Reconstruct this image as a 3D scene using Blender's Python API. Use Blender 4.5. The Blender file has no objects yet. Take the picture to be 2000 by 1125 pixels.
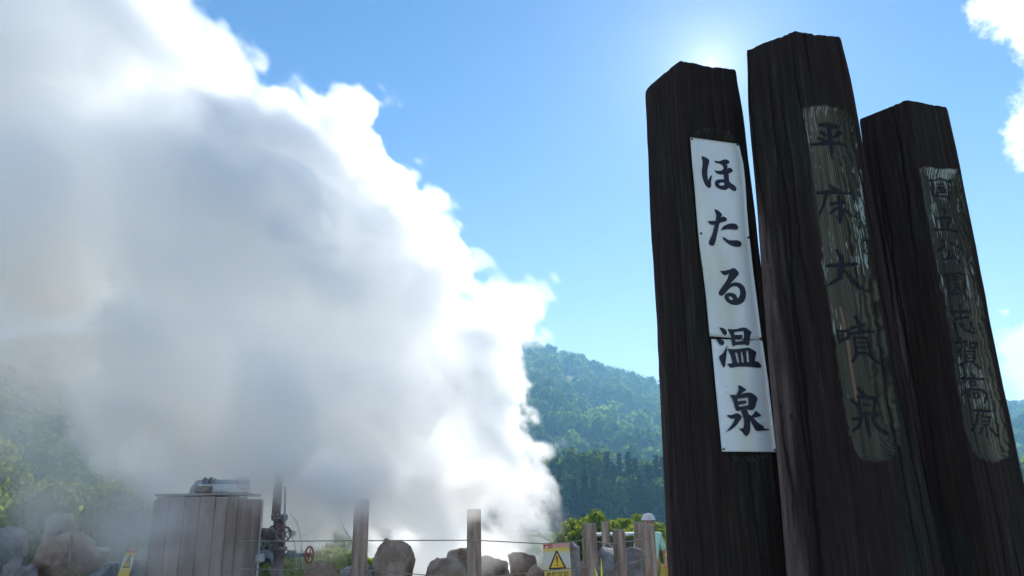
import bpy, bmesh, math, random
import numpy as np
from mathutils import Vector, Matrix, noise as mnoise

# ------------------------------------------------------------------ camera
scene = bpy.context.scene
FPX = 1500.0                      # focal length in photo pixels (photo 2000 x 1125)
PITCH, ROLL = math.radians(17.0), math.radians(0.75)
CAM = Vector((0.0, 0.0, 1.5))
F = Vector((0, math.cos(PITCH), math.sin(PITCH)))
R0 = Vector((1, 0, 0)); U0 = R0.cross(F)
RR = R0 * math.cos(ROLL) - U0 * math.sin(ROLL)
UU = U0 * math.cos(ROLL) + R0 * math.sin(ROLL)
cam_data = bpy.data.cameras.new('camera'); cam = bpy.data.objects.new('camera', cam_data)
scene.collection.objects.link(cam); scene.camera = cam
cam.matrix_world = Matrix(((RR.x, UU.x, -F.x, CAM.x), (RR.y, UU.y, -F.y, CAM.y), (RR.z, UU.z, -F.z, CAM.z), (0, 0, 0, 1)))
cam_data.sensor_width = 36; cam_data.lens = FPX / 2000 * 36
cam_data.clip_start = 0.05; cam_data.clip_end = 6000

def ray(px, py):
    return (F * FPX + RR * (px - 1000) + UU * (562.5 - py)).normalized()
def at(px, py, Y):
    """point of the place seen at a photo pixel, at depth Y in front of the camera (world y)"""
    d = ray(px, py); return CAM + d * ((Y - CAM.y) / d.y)

# ------------------------------------------------------------------ sun, sky, exposure
SUND = ray(1388, 128)
sun_el = math.asin(SUND.z); sun_az = math.atan2(SUND.x, SUND.y)
sl = bpy.data.lights.new('sun', 'SUN'); so = bpy.data.objects.new('sun', sl); scene.collection.objects.link(so)
sl.energy = 5.0; sl.angle = math.radians(0.55); sl.color = (1.0, 0.95, 0.87)
so.rotation_euler = SUND.to_track_quat('Z', 'Y').to_euler()
so.location = (6, -4, 12)

def nn(nt, t, **kw):
    n = nt.nodes.new(t)
    for k, v in kw.items():
        if k.startswith('i_'): n.inputs[k[2:].replace('_', ' ')].default_value = v
        else: setattr(n, k, v)
    return n
def lk(nt, a, b): nt.links.new(a, b)
def mth(nt, op, a, b=None, c=None, clamp=False):
    n = nt.nodes.new('ShaderNodeMath'); n.operation = op; n.use_clamp = clamp
    for i, v in enumerate((a, b, c)):
        if v is None: continue
        if isinstance(v, (int, float)): n.inputs[i].default_value = v
        else: nt.links.new(v, n.inputs[i])
    return n.outputs[0]
def sstep(nt, x, lo, hi):
    n = nt.nodes.new('ShaderNodeMapRange'); n.interpolation_type = 'SMOOTHSTEP'
    n.inputs['From Min'].default_value = lo; n.inputs['From Max'].default_value = hi
    nt.links.new(x, n.inputs['Value']); return n.outputs['Result']
def vdot(nt, v, d):
    n = nt.nodes.new('ShaderNodeVectorMath'); n.operation = 'DOT_PRODUCT'
    nt.links.new(v, n.inputs[0]); n.inputs[1].default_value = d; return n.outputs['Value']

world = bpy.data.worlds.new('World'); scene.world = world; world.use_nodes = True
wn = world.node_tree; wn.nodes.clear()
wout = wn.nodes.new('ShaderNodeOutputWorld'); bg = wn.nodes.new('ShaderNodeBackground')
sky = wn.nodes.new('ShaderNodeTexSky'); sky.sky_type = 'NISHITA'; sky.sun_disc = False
sky.sun_elevation = sun_el; sky.sun_rotation = sun_az
sky.altitude = 900; sky.air_density = 1.0; sky.dust_density = 0.0; sky.ozone_density = 3.0
bg.inputs['Strength'].default_value = 0.104
lk(wn, bg.outputs[0], wout.inputs['Surface'])
tc = wn.nodes.new('ShaderNodeTexCoord')
# a few fair weather clouds in view, plus unseen ones added behind as fill light
dv = vdot(wn, tc.outputs['Generated'], SUND)
def cloud_mask(centres):
    tot = None
    for px, py, rad, wgt in centres:
        d = ray(px, py) if isinstance(py, (int, float)) else Vector(py).normalized(); c = vdot(wn, tc.outputs['Generated'], d)
        ang = mth(wn, 'ARCCOSINE', mth(wn, 'MINIMUM', c, 1.0))
        m = mth(wn, 'MULTIPLY', mth(wn, 'SUBTRACT', 1.0, mth(wn, 'DIVIDE', ang, rad / FPX)), wgt)
        tot = m if tot is None else mth(wn, 'MAXIMUM', tot, m)
    return tot
CL = [(2085, 60, 100, 1.0), (2060, 170, 60, .7), (2035, 238, 88, 1.0), (2100, -60, 170, 1.0), (0, (-.5, -1, .45), 480, 1.4), (0, (.7, -1, .35), 430, 1.4), (0, (-1, -.2, .5), 380, 1.3), (2030, 730, 70, .9),  # vector entries: unseen cloud banks added behind the camera to brighten the shaded sides
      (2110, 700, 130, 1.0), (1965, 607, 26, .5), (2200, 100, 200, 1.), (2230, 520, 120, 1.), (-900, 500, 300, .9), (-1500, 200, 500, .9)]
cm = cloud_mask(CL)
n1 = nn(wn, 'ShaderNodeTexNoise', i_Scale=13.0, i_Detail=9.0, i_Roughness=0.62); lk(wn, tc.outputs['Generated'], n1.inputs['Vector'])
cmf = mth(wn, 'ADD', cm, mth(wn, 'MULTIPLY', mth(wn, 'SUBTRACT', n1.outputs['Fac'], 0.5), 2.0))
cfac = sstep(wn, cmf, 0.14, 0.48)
mixc = nn(wn, 'ShaderNodeMix', data_type='RGBA')
lk(wn, cfac, mixc.inputs[0])
skyt = nn(wn, 'ShaderNodeMix', data_type='RGBA', blend_type='MULTIPLY'); skyt.inputs[0].default_value = 1
lk(wn, sky.outputs[0], skyt.inputs[6]); skyt.inputs[7].default_value = SKYTINT = (0.40, 0.76, 1.06, 1)
# pale lower sky and the glow round the sun
sz = wn.nodes.new('ShaderNodeSeparateXYZ'); lk(wn, tc.outputs['Generated'], sz.inputs[0])
elev = mth(wn, 'ARCSINE', mth(wn, 'MAXIMUM', sz.outputs[2], 0.0))
hor = mth(wn, 'EXPONENT', mth(wn, 'MULTIPLY', elev, -1 / math.radians(8.0)))
# paler towards the sun than away from it
hz = (Vector((SUND.x, SUND.y, 0))).normalized()
hor = mth(wn, 'MULTIPLY', hor, sstep(wn, vdot(wn, tc.outputs['Generated'], hz), -0.6, 0.9))
sang = mth(wn, 'ARCCOSINE', mth(wn, 'MINIMUM', dv, 1.0))
aur = mth(wn, 'EXPONENT', mth(wn, 'MULTIPLY', sang, -1 / math.radians(6.5)))
def addc(a, f, col):
    m = nn(wn, 'ShaderNodeMix', data_type='RGBA', blend_type='ADD'); m.clamp_factor = False; lk(wn, f, m.inputs[0]); lk(wn, a, m.inputs[6]); m.inputs[7].default_value = (*col, 1); return m.outputs[2]
skyc = addc(addc(skyt.outputs[2], hor, (17.5, 13.0, 6.5)), aur, (3.6, 3.4, 2.8))
aur2 = mth(wn, 'EXPONENT', mth(wn, 'MULTIPLY', sang, -1 / math.radians(1.6)))
skyc = addc(skyc, aur2, (4.5, 4.4, 4.0))
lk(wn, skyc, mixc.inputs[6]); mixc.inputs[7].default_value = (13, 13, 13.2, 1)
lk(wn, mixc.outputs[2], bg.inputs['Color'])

scene.view_settings.view_transform = 'Standard'; scene.view_settings.look = 'None'
scene.view_settings.exposure = 0.4; scene.view_settings.gamma = 1.0; scene.view_settings.use_curve_mapping = False
cy = scene.cycles
cy.use_denoising = True; cy.use_adaptive_sampling = True; cy.adaptive_threshold = 0.05
cy.max_bounces=30; cy.volume_bounces = 28; cy.diffuse_bounces = 3; cy.glossy_bounces = 2; cy.transparent_max_bounces = 8
cy.volume_step_rate = 2.0; cy.volume_max_steps = 512
cy.caustics_reflective = False; cy.caustics_refractive = False
# ------------------------------------------------------------------ helpers
rng = np.random.default_rng(7); random.seed(7)
def proj_np(P):
    v = P - np.array(CAM); f = v @ np.array(F)
    return 1000 + FPX * (v @ np.array(RR)) / f, 562.5 - FPX * (v @ np.array(UU)) / f
def onz(px, py, z):
    d = ray(px, py); return CAM + d * ((z - CAM.z) / d.z)
def PX(Y): return Y * .957 / FPX          # metres per photo pixel near the horizon at depth Y
def link(ob, parent=None):
    scene.collection.objects.link(ob)
    if parent is not None:
        ob.parent = parent; ob.matrix_parent_inverse = Matrix.Translation(-parent.location)
    return ob
def tag(o, label=None, cat=None, group=None, kind=None):
    if label: o['label'] = label
    if cat: o['category'] = cat
    if group: o['group'] = group
    if kind: o['kind'] = kind
    return o
def empty(name, loc, label, cat, group=None):
    o = bpy.data.objects.new(name, None); o.empty_display_size = .1; o.location = loc
    scene.collection.objects.link(o); return tag(o, label, cat, group)
def mesh_np(name, V, Fc, mat, parent=None, attrs=None, smooth=True):
    """V (n,3), Fc (m,3|4) numpy -> one mesh object"""
    me = bpy.data.meshes.new(name); V = np.asarray(V, dtype=np.float32); Fc = np.asarray(Fc, dtype=np.int32); k = Fc.shape[1]
    me.vertices.add(len(V)); me.vertices.foreach_set('co', V.ravel())
    me.loops.add(Fc.size); me.loops.foreach_set('vertex_index', Fc.ravel())
    me.polygons.add(len(Fc)); me.polygons.foreach_set('loop_start', np.arange(0, Fc.size, k, dtype=np.int32))
    me.polygons.foreach_set('loop_total', np.full(len(Fc), k, dtype=np.int32))
    me.polygons.foreach_set('use_smooth', np.full(len(Fc), smooth, dtype=bool))
    for an, av in (attrs or {}).items():
        a = me.attributes.new(an, 'FLOAT', 'POINT'); a.data.foreach_set('value', np.asarray(av, dtype=np.float32).ravel())
    me.materials.append(mat); me.update(); me.validate()
    return link(bpy.data.objects.new(name, me), parent)
class MB:
    def __init__(s): s.bm = bmesh.new()
    def box(s, c, sx, sy, sz, M=None, bev=0):
        r = bmesh.ops.create_cube(s.bm, size=1); vs = r['verts']
        for v in vs: v.co = Vector((v.co.x * sx, v.co.y * sy, v.co.z * sz))
        if bev: 
            es = list({e for v in vs for e in v.link_edges})
            rb = bmesh.ops.bevel(s.bm, geom=es, offset=bev, segments=2, affect='EDGES', profile=.5); vs = list({v for v in rb['verts']} | {v for v in vs if v.is_valid})
        for v in vs: v.co = (M @ v.co if M else v.co) + Vector(c)
        return s
    def cyl(s, p0, p1, r0, r1=None, seg=20):
        p0, p1 = Vector(p0), Vector(p1); r1 = r0 if r1 is None else r1; a = (p1 - p0).normalized()
        x = a.orthogonal().normalized(); y = a.cross(x); A, B = [], []
        for i in range(seg):
            t = 2 * math.pi * i / seg; d = x * math.cos(t) + y * math.sin(t)
            A.append(s.bm.verts.new(p0 + d * r0)); B.append(s.bm.verts.new(p1 + d * r1))
        for i in range(seg):
            j = (i + 1) % seg; f = s.bm.faces.new((A[i], A[j], B[j], B[i])); f.smooth = True
        s.bm.faces.new(A[::-1]); s.bm.faces.new(B); return s
    def tube(s, pts, r, seg=10, closed=False):
        pts = [Vector(p) for p in pts]; n = len(pts); rings = []; rr = r if isinstance(r, (list, tuple)) else [r] * n
        x = None
        for i, p in enumerate(pts):
            a = pts[(i + 1) % n] - pts[i - 1] if closed else pts[min(i + 1, n - 1)] - pts[max(i - 1, 0)]
            a.normalize(); x = a.orthogonal().normalized() if x is None else (x - a * x.dot(a)).normalized(); y = a.cross(x)
            rings.append([s.bm.verts.new(p + (x * math.cos(2 * math.pi * k / seg) + y * math.sin(2 * math.pi * k / seg)) * rr[i]) for k in range(seg)])
        for i in range(n if closed else n - 1):
            A, B = rings[i], rings[(i + 1) % n]
            for k in range(seg):
                f = s.bm.faces.new((A[k], A[(k + 1) % seg], B[(k + 1) % seg], B[k])); f.smooth = True
        if not closed: s.bm.faces.new(rings[0][::-1]); s.bm.faces.new(rings[-1])
        return s
    def torus(s, c, nrm, R, r, seg=32):
        nrm = Vector(nrm).normalized(); x = nrm.orthogonal().normalized(); y = nrm.cross(x); c = Vector(c)
        return s.tube([c + (x * math.cos(2 * math.pi * i / seg) + y * math.sin(2 * math.pi * i / seg)) * R for i in range(seg)], r, 8, True)
    def poly(s, pts, thick, nrm, holes=()):
        """flat polygon (with holes) of some thickness"""
        nrm = Vector(nrm)
        loops = [[Vector(p) for p in pts]] + [[Vector(p) for p in h] for h in holes]
        from mathutils.geometry import tessellate_polygon
        flat = [p for L in loops for p in L]; tv = [s.bm.verts.new(p + nrm * thick) for p in flat]
        for t in tessellate_polygon(loops):
            try: s.bm.faces.new([tv[i] for i in t])
            except ValueError: pass
        for L in loops:
            a = [s.bm.verts.new(p) for p in L]; b = [s.bm.verts.new(p + nrm * thick) for p in L]
            for i in range(len(L)): s.bm.faces.new((a[i], a[(i + 1) % len(L)], b[(i + 1) % len(L)], b[i]))
        return s
    def build(s, name, mat, parent=None, weld=False):
        if weld: bmesh.ops.remove_doubles(s.bm, verts=s.bm.verts, dist=1e-5)
        bmesh.ops.recalc_face_normals(s.bm, faces=s.bm.faces)
        me = bpy.data.meshes.new(name); s.bm.to_mesh(me); s.bm.free(); me.materials.append(mat)
        return link(bpy.data.objects.new(name, me), parent)

# ------------------------------------------------------------------ materials
def base_mat(name, rough=.8, spec=.3):
    m = bpy.data.materials.new(name); m.use_nodes = True; nt = m.node_tree; b = nt.nodes['Principled BSDF']
    b.inputs['Roughness'].default_value = rough; b.inputs['Specular IOR Level'].default_value = spec; return m, nt, b
def ramp(nt, fac, stops):
    r = nt.nodes.new('ShaderNodeValToRGB'); e = r.color_ramp.elements
    while len(e) < len(stops): e.new(.5)
    for el, (p, c) in zip(e, stops): el.position = p; el.color = (*c, 1)
    lk(nt, fac, r.inputs[0]); return r.outputs[0]
def noisy(name, stops, scale=4, stretch=(1, 1, 1), rough=.85, spec=.25, bump=.3, bscale=None, metal=0, detail=8, dist=.02, contrast=1.0):
    m, nt, b = base_mat(name, rough, spec)
    t = nt.nodes.new('ShaderNodeTexCoord'); mp = nt.nodes.new('ShaderNodeMapping'); mp.inputs['Scale'].default_value = stretch
    lk(nt, t.outputs['Object'], mp.inputs[0])
    n = nn(nt, 'ShaderNodeTexNoise', i_Scale=scale, i_Detail=detail, i_Roughness=.62); lk(nt, mp.outputs[0], n.inputs['Vector'])
    f = mth(nt, 'ADD', .5, mth(nt, 'MULTIPLY', mth(nt, 'SUBTRACT', n.outputs['Fac'], .5), 1.8 * contrast), clamp=True)
    lk(nt, ramp(nt, f, stops), b.inputs['Base Color'])
    n2 = nn(nt, 'ShaderNodeTexNoise', i_Scale=bscale or scale * 5, i_Detail=8, i_Roughness=.65); lk(nt, mp.outputs[0], n2.inputs['Vector'])
    bp = nn(nt, 'ShaderNodeBump', i_Strength=bump, i_Distance=dist); lk(nt, n2.outputs['Fac'], bp.inputs['Height']); lk(nt, bp.outputs[0], b.inputs['Normal'])
    b.inputs['Metallic'].default_value = metal
    return m
def leaf_mat(name, c0, c1, trans=.45, rough=.6):
    m = bpy.data.materials.new(name); m.use_nodes = True; nt = m.node_tree; nt.nodes.clear()
    o = nt.nodes.new('ShaderNodeOutputMaterial'); d = nt.nodes.new('ShaderNodeBsdfDiffuse'); t = nt.nodes.new('ShaderNodeBsdfTranslucent')
    a = nn(nt, 'ShaderNodeAttribute', attribute_name='tint'); col = ramp(nt, a.outputs['Fac'], [(0, c0), (1, c1)])
    tcol = nn(nt, 'ShaderNodeMix', data_type='RGBA', blend_type='MULTIPLY'); tcol.inputs[0].default_value = 1; lk(nt, col, tcol.inputs[6]); tcol.inputs[7].default_value = (1.5, 1.35, .55, 1)
    lk(nt, col, d.inputs[0]); lk(nt, tcol.outputs[2], t.inputs[0])
    mx = nt.nodes.new('ShaderNodeMixShader'); mx.inputs[0].default_value = trans
    lk(nt, d.outputs[0], mx.inputs[1]); lk(nt, t.outputs[0], mx.inputs[2]); lk(nt, mx.outputs[0], o.inputs[0])
    return m
m_forest = leaf_mat('forest_leaves', (.02, .07, .02), (.26, .38, .08), .5)
m_conifer = leaf_mat('conifer_needles', (.010, .028, .014), (.03, .06, .022), .2)
m_broad = leaf_mat('broad_leaves', (.03, .08, .018), (.17, .25, .045), .5)
m_bush = leaf_mat('bush_leaves', (.08, .15, .02), (.32, .38, .06), .5)
m_grass = leaf_mat('grass_blades', (.10, .17, .03), (.26, .32, .06), .5)
m_hill = noisy('hill_soil', [(.3, (.012, .03, .014)), (.7, (.03, .05, .02))], .05, bump=0)
m_ground = noisy('ground_soil', [(.25, (.22, .19, .16)), (.5, (.36, .32, .28)), (.75, (.46, .42, .37))], .8, bump=.6, dist=.05)
_nt = m_ground.node_tree; _b = _nt.nodes['Principled BSDF']; _c = _b.inputs['Base Color'].links[0].from_socket
_g = nn(_nt, 'ShaderNodeNewGeometry'); _s = nn(_nt, 'ShaderNodeSeparateXYZ'); lk(_nt, _g.outputs['Position'], _s.inputs[0])
_n = nn(_nt, 'ShaderNodeTexNoise', i_Scale=.35, i_Detail=6.0); lk(_nt, _g.outputs['Position'], _n.inputs['Vector'])
_f = sstep(_nt, mth(_nt, 'ADD', _s.outputs[1], mth(_nt, 'MULTIPLY', _n.outputs['Fac'], 9.0)), 15.0, 19.0)
_m = nn(_nt, 'ShaderNodeMix', data_type='RGBA'); lk(_nt, _f, _m.inputs[0]); lk(_nt, _c, _m.inputs[6]); _m.inputs[7].default_value = (.03, .055, .016, 1); lk(_nt, _m.outputs[2], _b.inputs['Base Color'])
m_bark = noisy('bark', [(.3, (.05, .04, .03)), (.7, (.12, .09, .07))], 5, (1, 1, .2))
m_log = noisy('weathered_log', [(.2, (.14, .095, .07)), (.5, (.30, .21, .155)), (.8, (.46, .35, .27))], 14, (1, 1, .12), bump=.5, bscale=40, dist=.01)
m_logtop = noisy('log_end', [(.3, (.22, .2, .18)), (.7, (.4, .37, .33))], 20)
m_brock = noisy('brown_rock', [(.2, (.12, .065, .04)), (.45, (.30, .19, .12)), (.6, (.44, .31, .22)), (.8, (.56, .45, .35))], 1.6, bump=1, bscale=22, dist=.05, contrast=1.3)
m_grock = noisy('grey_rock', [(.2, (.11, .095, .085)), (.5, (.27, .245, .225)), (.8, (.46, .43, .40))], 3, bump=.9, bscale=22, dist=.05)
m_wrock = noisy('pale_rock', [(.2, (.16, .15, .15)), (.5, (.34, .33, .32)), (.8, (.55, .53, .5))], 4, bump=1, bscale=26, dist=.06)
m_plank = noisy('wet_planks', [(.2, (.20, .14, .105)), (.5, (.32, .235, .18)), (.8, (.42, .33, .265))], 5, (1, 1, .2), bump=.3, bscale=30, dist=.01)
m_rust = noisy('rusty_iron', [(.2, (.09, .055, .045)), (.5, (.2, .13, .11)), (.8, (.33, .25, .22))], 9, rough=.7, bump=.3)
m_redwheel = noisy('red_paint', [(.2, (.22, .06, .045)), (.6, (.40, .12, .09))], 12, rough=.55, bump=.15)
m_steel = noisy('grey_steel', [(.2, (.16, .17, .19)), (.8, (.38, .40, .43))], 6, rough=.45, spec=.5, bump=.1, metal=.3)
m_white = noisy('white_lagging', [(.2, (.55, .53, .48)), (.8, (.8, .79, .74))], 5, bump=.15)
m_burlap = noisy('brown_lagging', [(.2, (.16, .11, .08)), (.8, (.34, .26, .19))], 18, bump=.6)
m_rope = noisy('rope_fibre', [(.2, (.16, .135, .10)), (.8, (.42, .37, .29))], 60, bump=.5, dist=.003)
m_shedwall = noisy('shed_boards', [(.2, (.07, .05, .035)), (.8, (.15, .11, .08))], 5, (1, 1, .3))
m_shedroof = noisy('pale_roof_edge', [(.2, (.42, .42, .40)), (.8, (.62, .62, .6))], 8)
m_skin = noisy('skin', [(.2, (.45, .26, .18)), (.8, (.55, .33, .24))], 12, rough=.5, bump=.05)
m_mint = noisy('mint_cloth', [(.2, (.36, .66, .52)), (.8, (.48, .78, .64))], 14, bump=.15)
m_hat = noisy('pale_hat_cloth', [(.2, (.55, .5, .5)), (.8, (.72, .68, .68))], 14, bump=.2)
m_yellow = noisy('yellow_cloth', [(.2, (.75, .50, .06)), (.8, (.85, .62, .12))], 14, bump=.15)
m_orange = noisy('orange_cloth', [(.2, (.55, .13, .06)), (.8, (.65, .2, .09))], 14, bump=.15)
m_dark = noisy('dark_trousers', [(.2, (.03, .03, .045)), (.8, (.06, .06, .08))], 14, bump=.15)
m_black = noisy('black_print', [(.2, (.012, .016, .03)), (.8, (.02, .026, .045))], 14, bump=.05, rough=.5)
m_screw = noisy('screw_metal', [(.2, (.05, .05, .045)), (.8, (.2, .19, .17))], 60, rough=.4, bump=.1, metal=.6)
# ------------------------------------------------------------------ ground and hills
def grid_faces(nu, nv):
    i = np.arange(nu - 1)[:, None] * nv + np.arange(nv - 1)[None, :]
    return np.stack([i, i + nv, i + nv + 1, i + 1], -1).reshape(-1, 4)
def gz(x, y):
    return .06 * math.sin(x * .9 + 1) * math.cos(y * .7) + .05 * math.sin(x * 2.1 + y * 1.7)
xs = np.concatenate([np.linspace(-700, -30, 24), np.linspace(-28, 28, 90), np.linspace(30, 700, 24)])
ys = np.concatenate([np.linspace(-18, 40, 90), np.linspace(44, 720, 30)])
X, Y = np.meshgrid(xs, ys, indexing='ij')
Z = np.vectorize(gz)(X, Y) * (np.abs(X) < 60) - .12 * (Y > 3)
ground = mesh_np('ground', np.stack([X, Y, Z], -1).reshape(-1, 3), grid_faces(len(xs), len(ys)), m_ground)
tag(ground, kind='structure')

def hill(name, ridge, foot_y, Yr, Yf, amp):
    """ridge: photo pixels of the skyline (without its trees); the slope runs down towards the viewer from Yr to Yf"""
    rx = np.array([p[0] for p in ridge], float); ry = np.array([p[1] for p in ridge], float)
    us = np.linspace(rx[0], rx[-1], 130); ts = np.linspace(-.45, 1.0, 70); P = np.zeros((130, 70, 3))
    for i, u in enumerate(us):
        top = at(u, float(np.interp(u, rx, ry)), Yr)
        for j, t in enumerate(ts):
            if t < 0: y = Yr - t * 260; z = top.z * (1 - (t / .45) ** 2); s = Yr / Yr; x = top.x
            else: y = Yr + (Yf - Yr) * t; z = top.z * (1 - t) ** 1.15; x = top.x * (.3 * y / Yr + .7)
            b = mnoise.fractal(Vector((x * .012 + Yr, y * .012, 0)), 1, 2, 4) * amp * math.sin(math.pi * min(1, max(0, t * 1.0))) 
            P[i, j] = (x, y, z + b - .5)
    o = mesh_np(name, P.reshape(-1, 3), grid_faces(130, 70), m_hill); tag(o, kind='structure'); return P
ridge_r = [(300, 760), (600, 690), (900, 672), (1035, 690), (1075, 700), (1130, 715), (1200, 744), (1290, 778), (1400, 812), (1600, 830), (1850, 818), (1960, 808), (2060, 800), (2300, 840), (2700, 900)]
ridge_l = [(-900, 800), (-500, 720), (-150, 700), (0, 700), (60, 690), (110, 674), (170, 676), (260, 700), (400, 760), (600, 850), (800, 960), (900, 1010)]
P_far = hill('hill', ridge_r, 1000, 480, 150, 13)
P_left = hill('hill', ridge_l, 1000, 150, 34, 3)

ICO = None
def ico(sub):
    bm = bmesh.new(); bmesh.ops.create_icosphere(bm, subdivisions=sub, radius=1)
    V = np.array([v.co[:] for v in bm.verts]); Fc = np.array([[v.index for v in f.verts] for f in bm.faces]); bm.free(); return V, Fc
def rand_dirs(n):
    d = rng.normal(size=(n, 3)); return d / np.linalg.norm(d, axis=1, keepdims=True)
def quads(C, N, s, asp=.6):
    """leaf quads: centres, normals, sizes -> V, F"""
    n = len(C); t = np.cross(N, rand_dirs(n)); t /= np.linalg.norm(t, axis=1, keepdims=True) + 1e-9; b = np.cross(N, t)
    s = np.broadcast_to(np.asarray(s).reshape(-1, 1), (n, 1)); t = t * s; b = b * s * asp
    V = np.stack([C - t, C - b * .9 + t * .1, C + t, C + b], 1).reshape(-1, 3)
    return V, np.arange(4 * n).reshape(-1, 4)
def crown_template(nl, nleaf, size, squash=.8, jit=.6):
    """a crown of leaf clumps: several sub-balls, leaves over their outsides; unit radius"""
    cen = rand_dirs(nl) * rng.uniform(.35, .72, (nl, 1)); cen[:, 2] = cen[:, 2] * squash + .1; cen[0] = (0, 0, .35)
    rad = rng.uniform(.28, .5, nl)
    k = rng.integers(0, nl, nleaf); d = rand_dirs(nleaf); d[:, 2] += .25; d /= np.linalg.norm(d, axis=1, keepdims=True)
    C = cen[k] + d * (rad[k] * rng.uniform(.75, 1.08, nleaf))[:, None]; N = d + rand_dirs(nleaf) * jit; N /= np.linalg.norm(N, axis=1, keepdims=True)
    V, Fq = quads(C, N, size * rng.uniform(.6, 1.3, nleaf), .75)
    iv, itf = ico(1); parts = [V]; Fs = [Fq]; off = len(V); T = [np.repeat(rng.uniform(0, 1, nleaf), 4)]
    for c, r in zip(cen, rad):
        parts.append(iv * r * .78 + c); q = np.column_stack([itf, itf[:, 2]]) + off; Fs.append(itf + off); off += len(iv); T.append(np.full(len(iv), .2))
    # triangulate the leaves so that one face size serves
    Ft = np.concatenate([Fq[:, [0, 1, 2]], Fq[:, [0, 2, 3]]] + Fs[1:])
    return np.concatenate(parts), Ft, np.concatenate(T)
def scatter(name, pts, rads, temps, mat, tall=1.0):
    Vs, Fs, Ts, off = [], [], [], 0
    for p, r in zip(pts, rads):
        V, Ft, T = temps[rng.integers(len(temps))]; a = rng.uniform(0, 6.28); ca, sa = math.cos(a), math.sin(a)
        W = np.stack([V[:, 0] * ca - V[:, 1] * sa, V[:, 0] * sa + V[:, 1] * ca, V[:, 2] * tall], 1) * r + p
        Vs.append(W); Fs.append(Ft + off); off += len(W); Ts.append(np.clip(T * .3 + rng.uniform(0, .7), 0, 1))
    o = mesh_np(name, np.concatenate(Vs), np.concatenate(Fs), mat, attrs={'tint': np.concatenate(Ts)}, smooth=False); return o
def on_hill(P, n, i0, i1, j0, j1):
    i = rng.uniform(i0, i1, n); j = rng.uniform(j0, j1, n); a = i.astype(int); b = j.astype(int); fi = (i - a)[:, None]; fj = (j - b)[:, None]
    return (P[a, b] * (1 - fi) + P[a + 1, b] * fi) * (1 - fj) + (P[a, b + 1] * (1 - fi) + P[a + 1, b + 1] * fi) * fj
tm = [crown_template(9, 420, .11) for _ in range(7)]
jr = 22   # row of the skyline in the hill grid
pf = on_hill(P_far, 4000, 1, 127, 19, 69); rad = rng.uniform(3.6, 8.2, len(pf)); pf[:, 2] += rng.uniform(-2.5, 3.0, len(pf))
forest = scatter('forest', pf + np.array([0, 0, 2.2]), rad, tm, m_forest, 1.2)
tag(forest, 'dense broadleaf forest covering the blue hazy mountain behind the steam', 'forest', kind='stuff')
pl = on_hill(P_left, 1500, 20, 125, 18, 60); rad = rng.uniform(1.8, 3.6, len(pl))
tm2 = [crown_template(9, 700, .075) for _ in range(5)]
f2 = scatter('forest', pl + np.array([0, 0, 1.2]), rad, tm2, m_broad, 1.0)
tag(f2, 'mixed green wood on the hillside seen through steam at far left', 'forest', kind='stuff')

# ------------------------------------------------------------------ single trees
def conifer(px, top_y, Y, label, w=1.0, group='trees of the dark row below the mountain'):
    top = at(px, top_y, Y); h = top.z; base = Vector((top.x, top.y, -.1))
    e = empty('conifer_tree', base, label, 'tree', group)
    MB().cyl(base, top - Vector((0, 0, h * .04)), h * .018, .02, 8).build('trunk', m_bark, e)
    C, N, S = [], [], []
    z = h * .12
    while z < h * .995:
        f = (z / h); R = (h * .21 * w) * (1 - f) ** .8 * random.uniform(.75, 1.15) + .12
        nb = max(4, int(9 * (1 - f) + 4))
        for b in range(nb):
            a = random.uniform(0, 6.28); L = R * random.uniform(.7, 1.15); m = max(3, int(L / .16))
            for q in range(m):
                t = (q + .5) / m; r = L * t
                C.append((math.cos(a) * r + random.gauss(0, .07 * (1 + t)), math.sin(a) * r + random.gauss(0, .07 * (1 + t)), z - r * .28 + t * t * L * .12 + random.gauss(0, .05)))
                N.append((math.cos(a) * .3 + random.gauss(0, .5), math.sin(a) * .3 + random.gauss(0, .5), 1)); S.append(.42 * (1.15 - t * .5))
        z += h * random.uniform(.014, .026)
    C = np.array(C); N = np.array(N); N /= np.linalg.norm(N, axis=1, keepdims=True)
    V, Fq = quads(C, N, np.array(S), .5)
    mesh_np('crown', V + np.array(base), Fq, m_conifer, e, {'tint': np.repeat(rng.uniform(0, 1, len(C)), 4)}, False)
def broadleaf(px, top_y, Y, rad, label, nleaf=2600, mat=None, cat='tree', name='broadleaf_tree', group=None, leaf=.055, lumps=14, tall=1.15, stem=None):
    top = at(px, top_y, Y); h = top.z; rz = min(rad * tall, h * .56); cz = h - rz * .98; base = Vector((top.x, top.y, -.12))
    e = empty(name, base, label, cat, group)
    tr = MB(); r0 = h * .016 + .01; trunk_top = Vector((top.x, top.y, cz))
    tr.tube([base, base.lerp(trunk_top, .5) + Vector((r0, 0, 0)), trunk_top], [r0 * 1.3, r0, r0 * .6], 7)
    for k in range(7):
        a = k * .9 + px; st = base.lerp(trunk_top, random.uniform(.35, .9)); en = trunk_top + Vector((math.cos(a) * rad * .6, math.sin(a) * rad * .6, random.uniform(-.2, .6) * rz))
        tr.tube([st, st.lerp(en, .5) + Vector((0, 0, -.05 * rad)), en], [r0 * .6, r0 * .4, r0 * .15], 5)
    tr.build('trunk', m_bark, e)
    V, Ft, T = crown_template(lumps, nleaf, leaf, .9, .8)
    V = V * np.array([rad, rad, rz]) * 1.0 + np.array([top.x, top.y, cz])
    zmax = V[:, 2].max(); V[:, 2] += h - zmax
    mesh_np('crown', V, Ft, mat or m_broad, e, {'tint': np.clip(T * .8 + random.uniform(0, .2), 0, 1)}, False)
    return e
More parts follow.
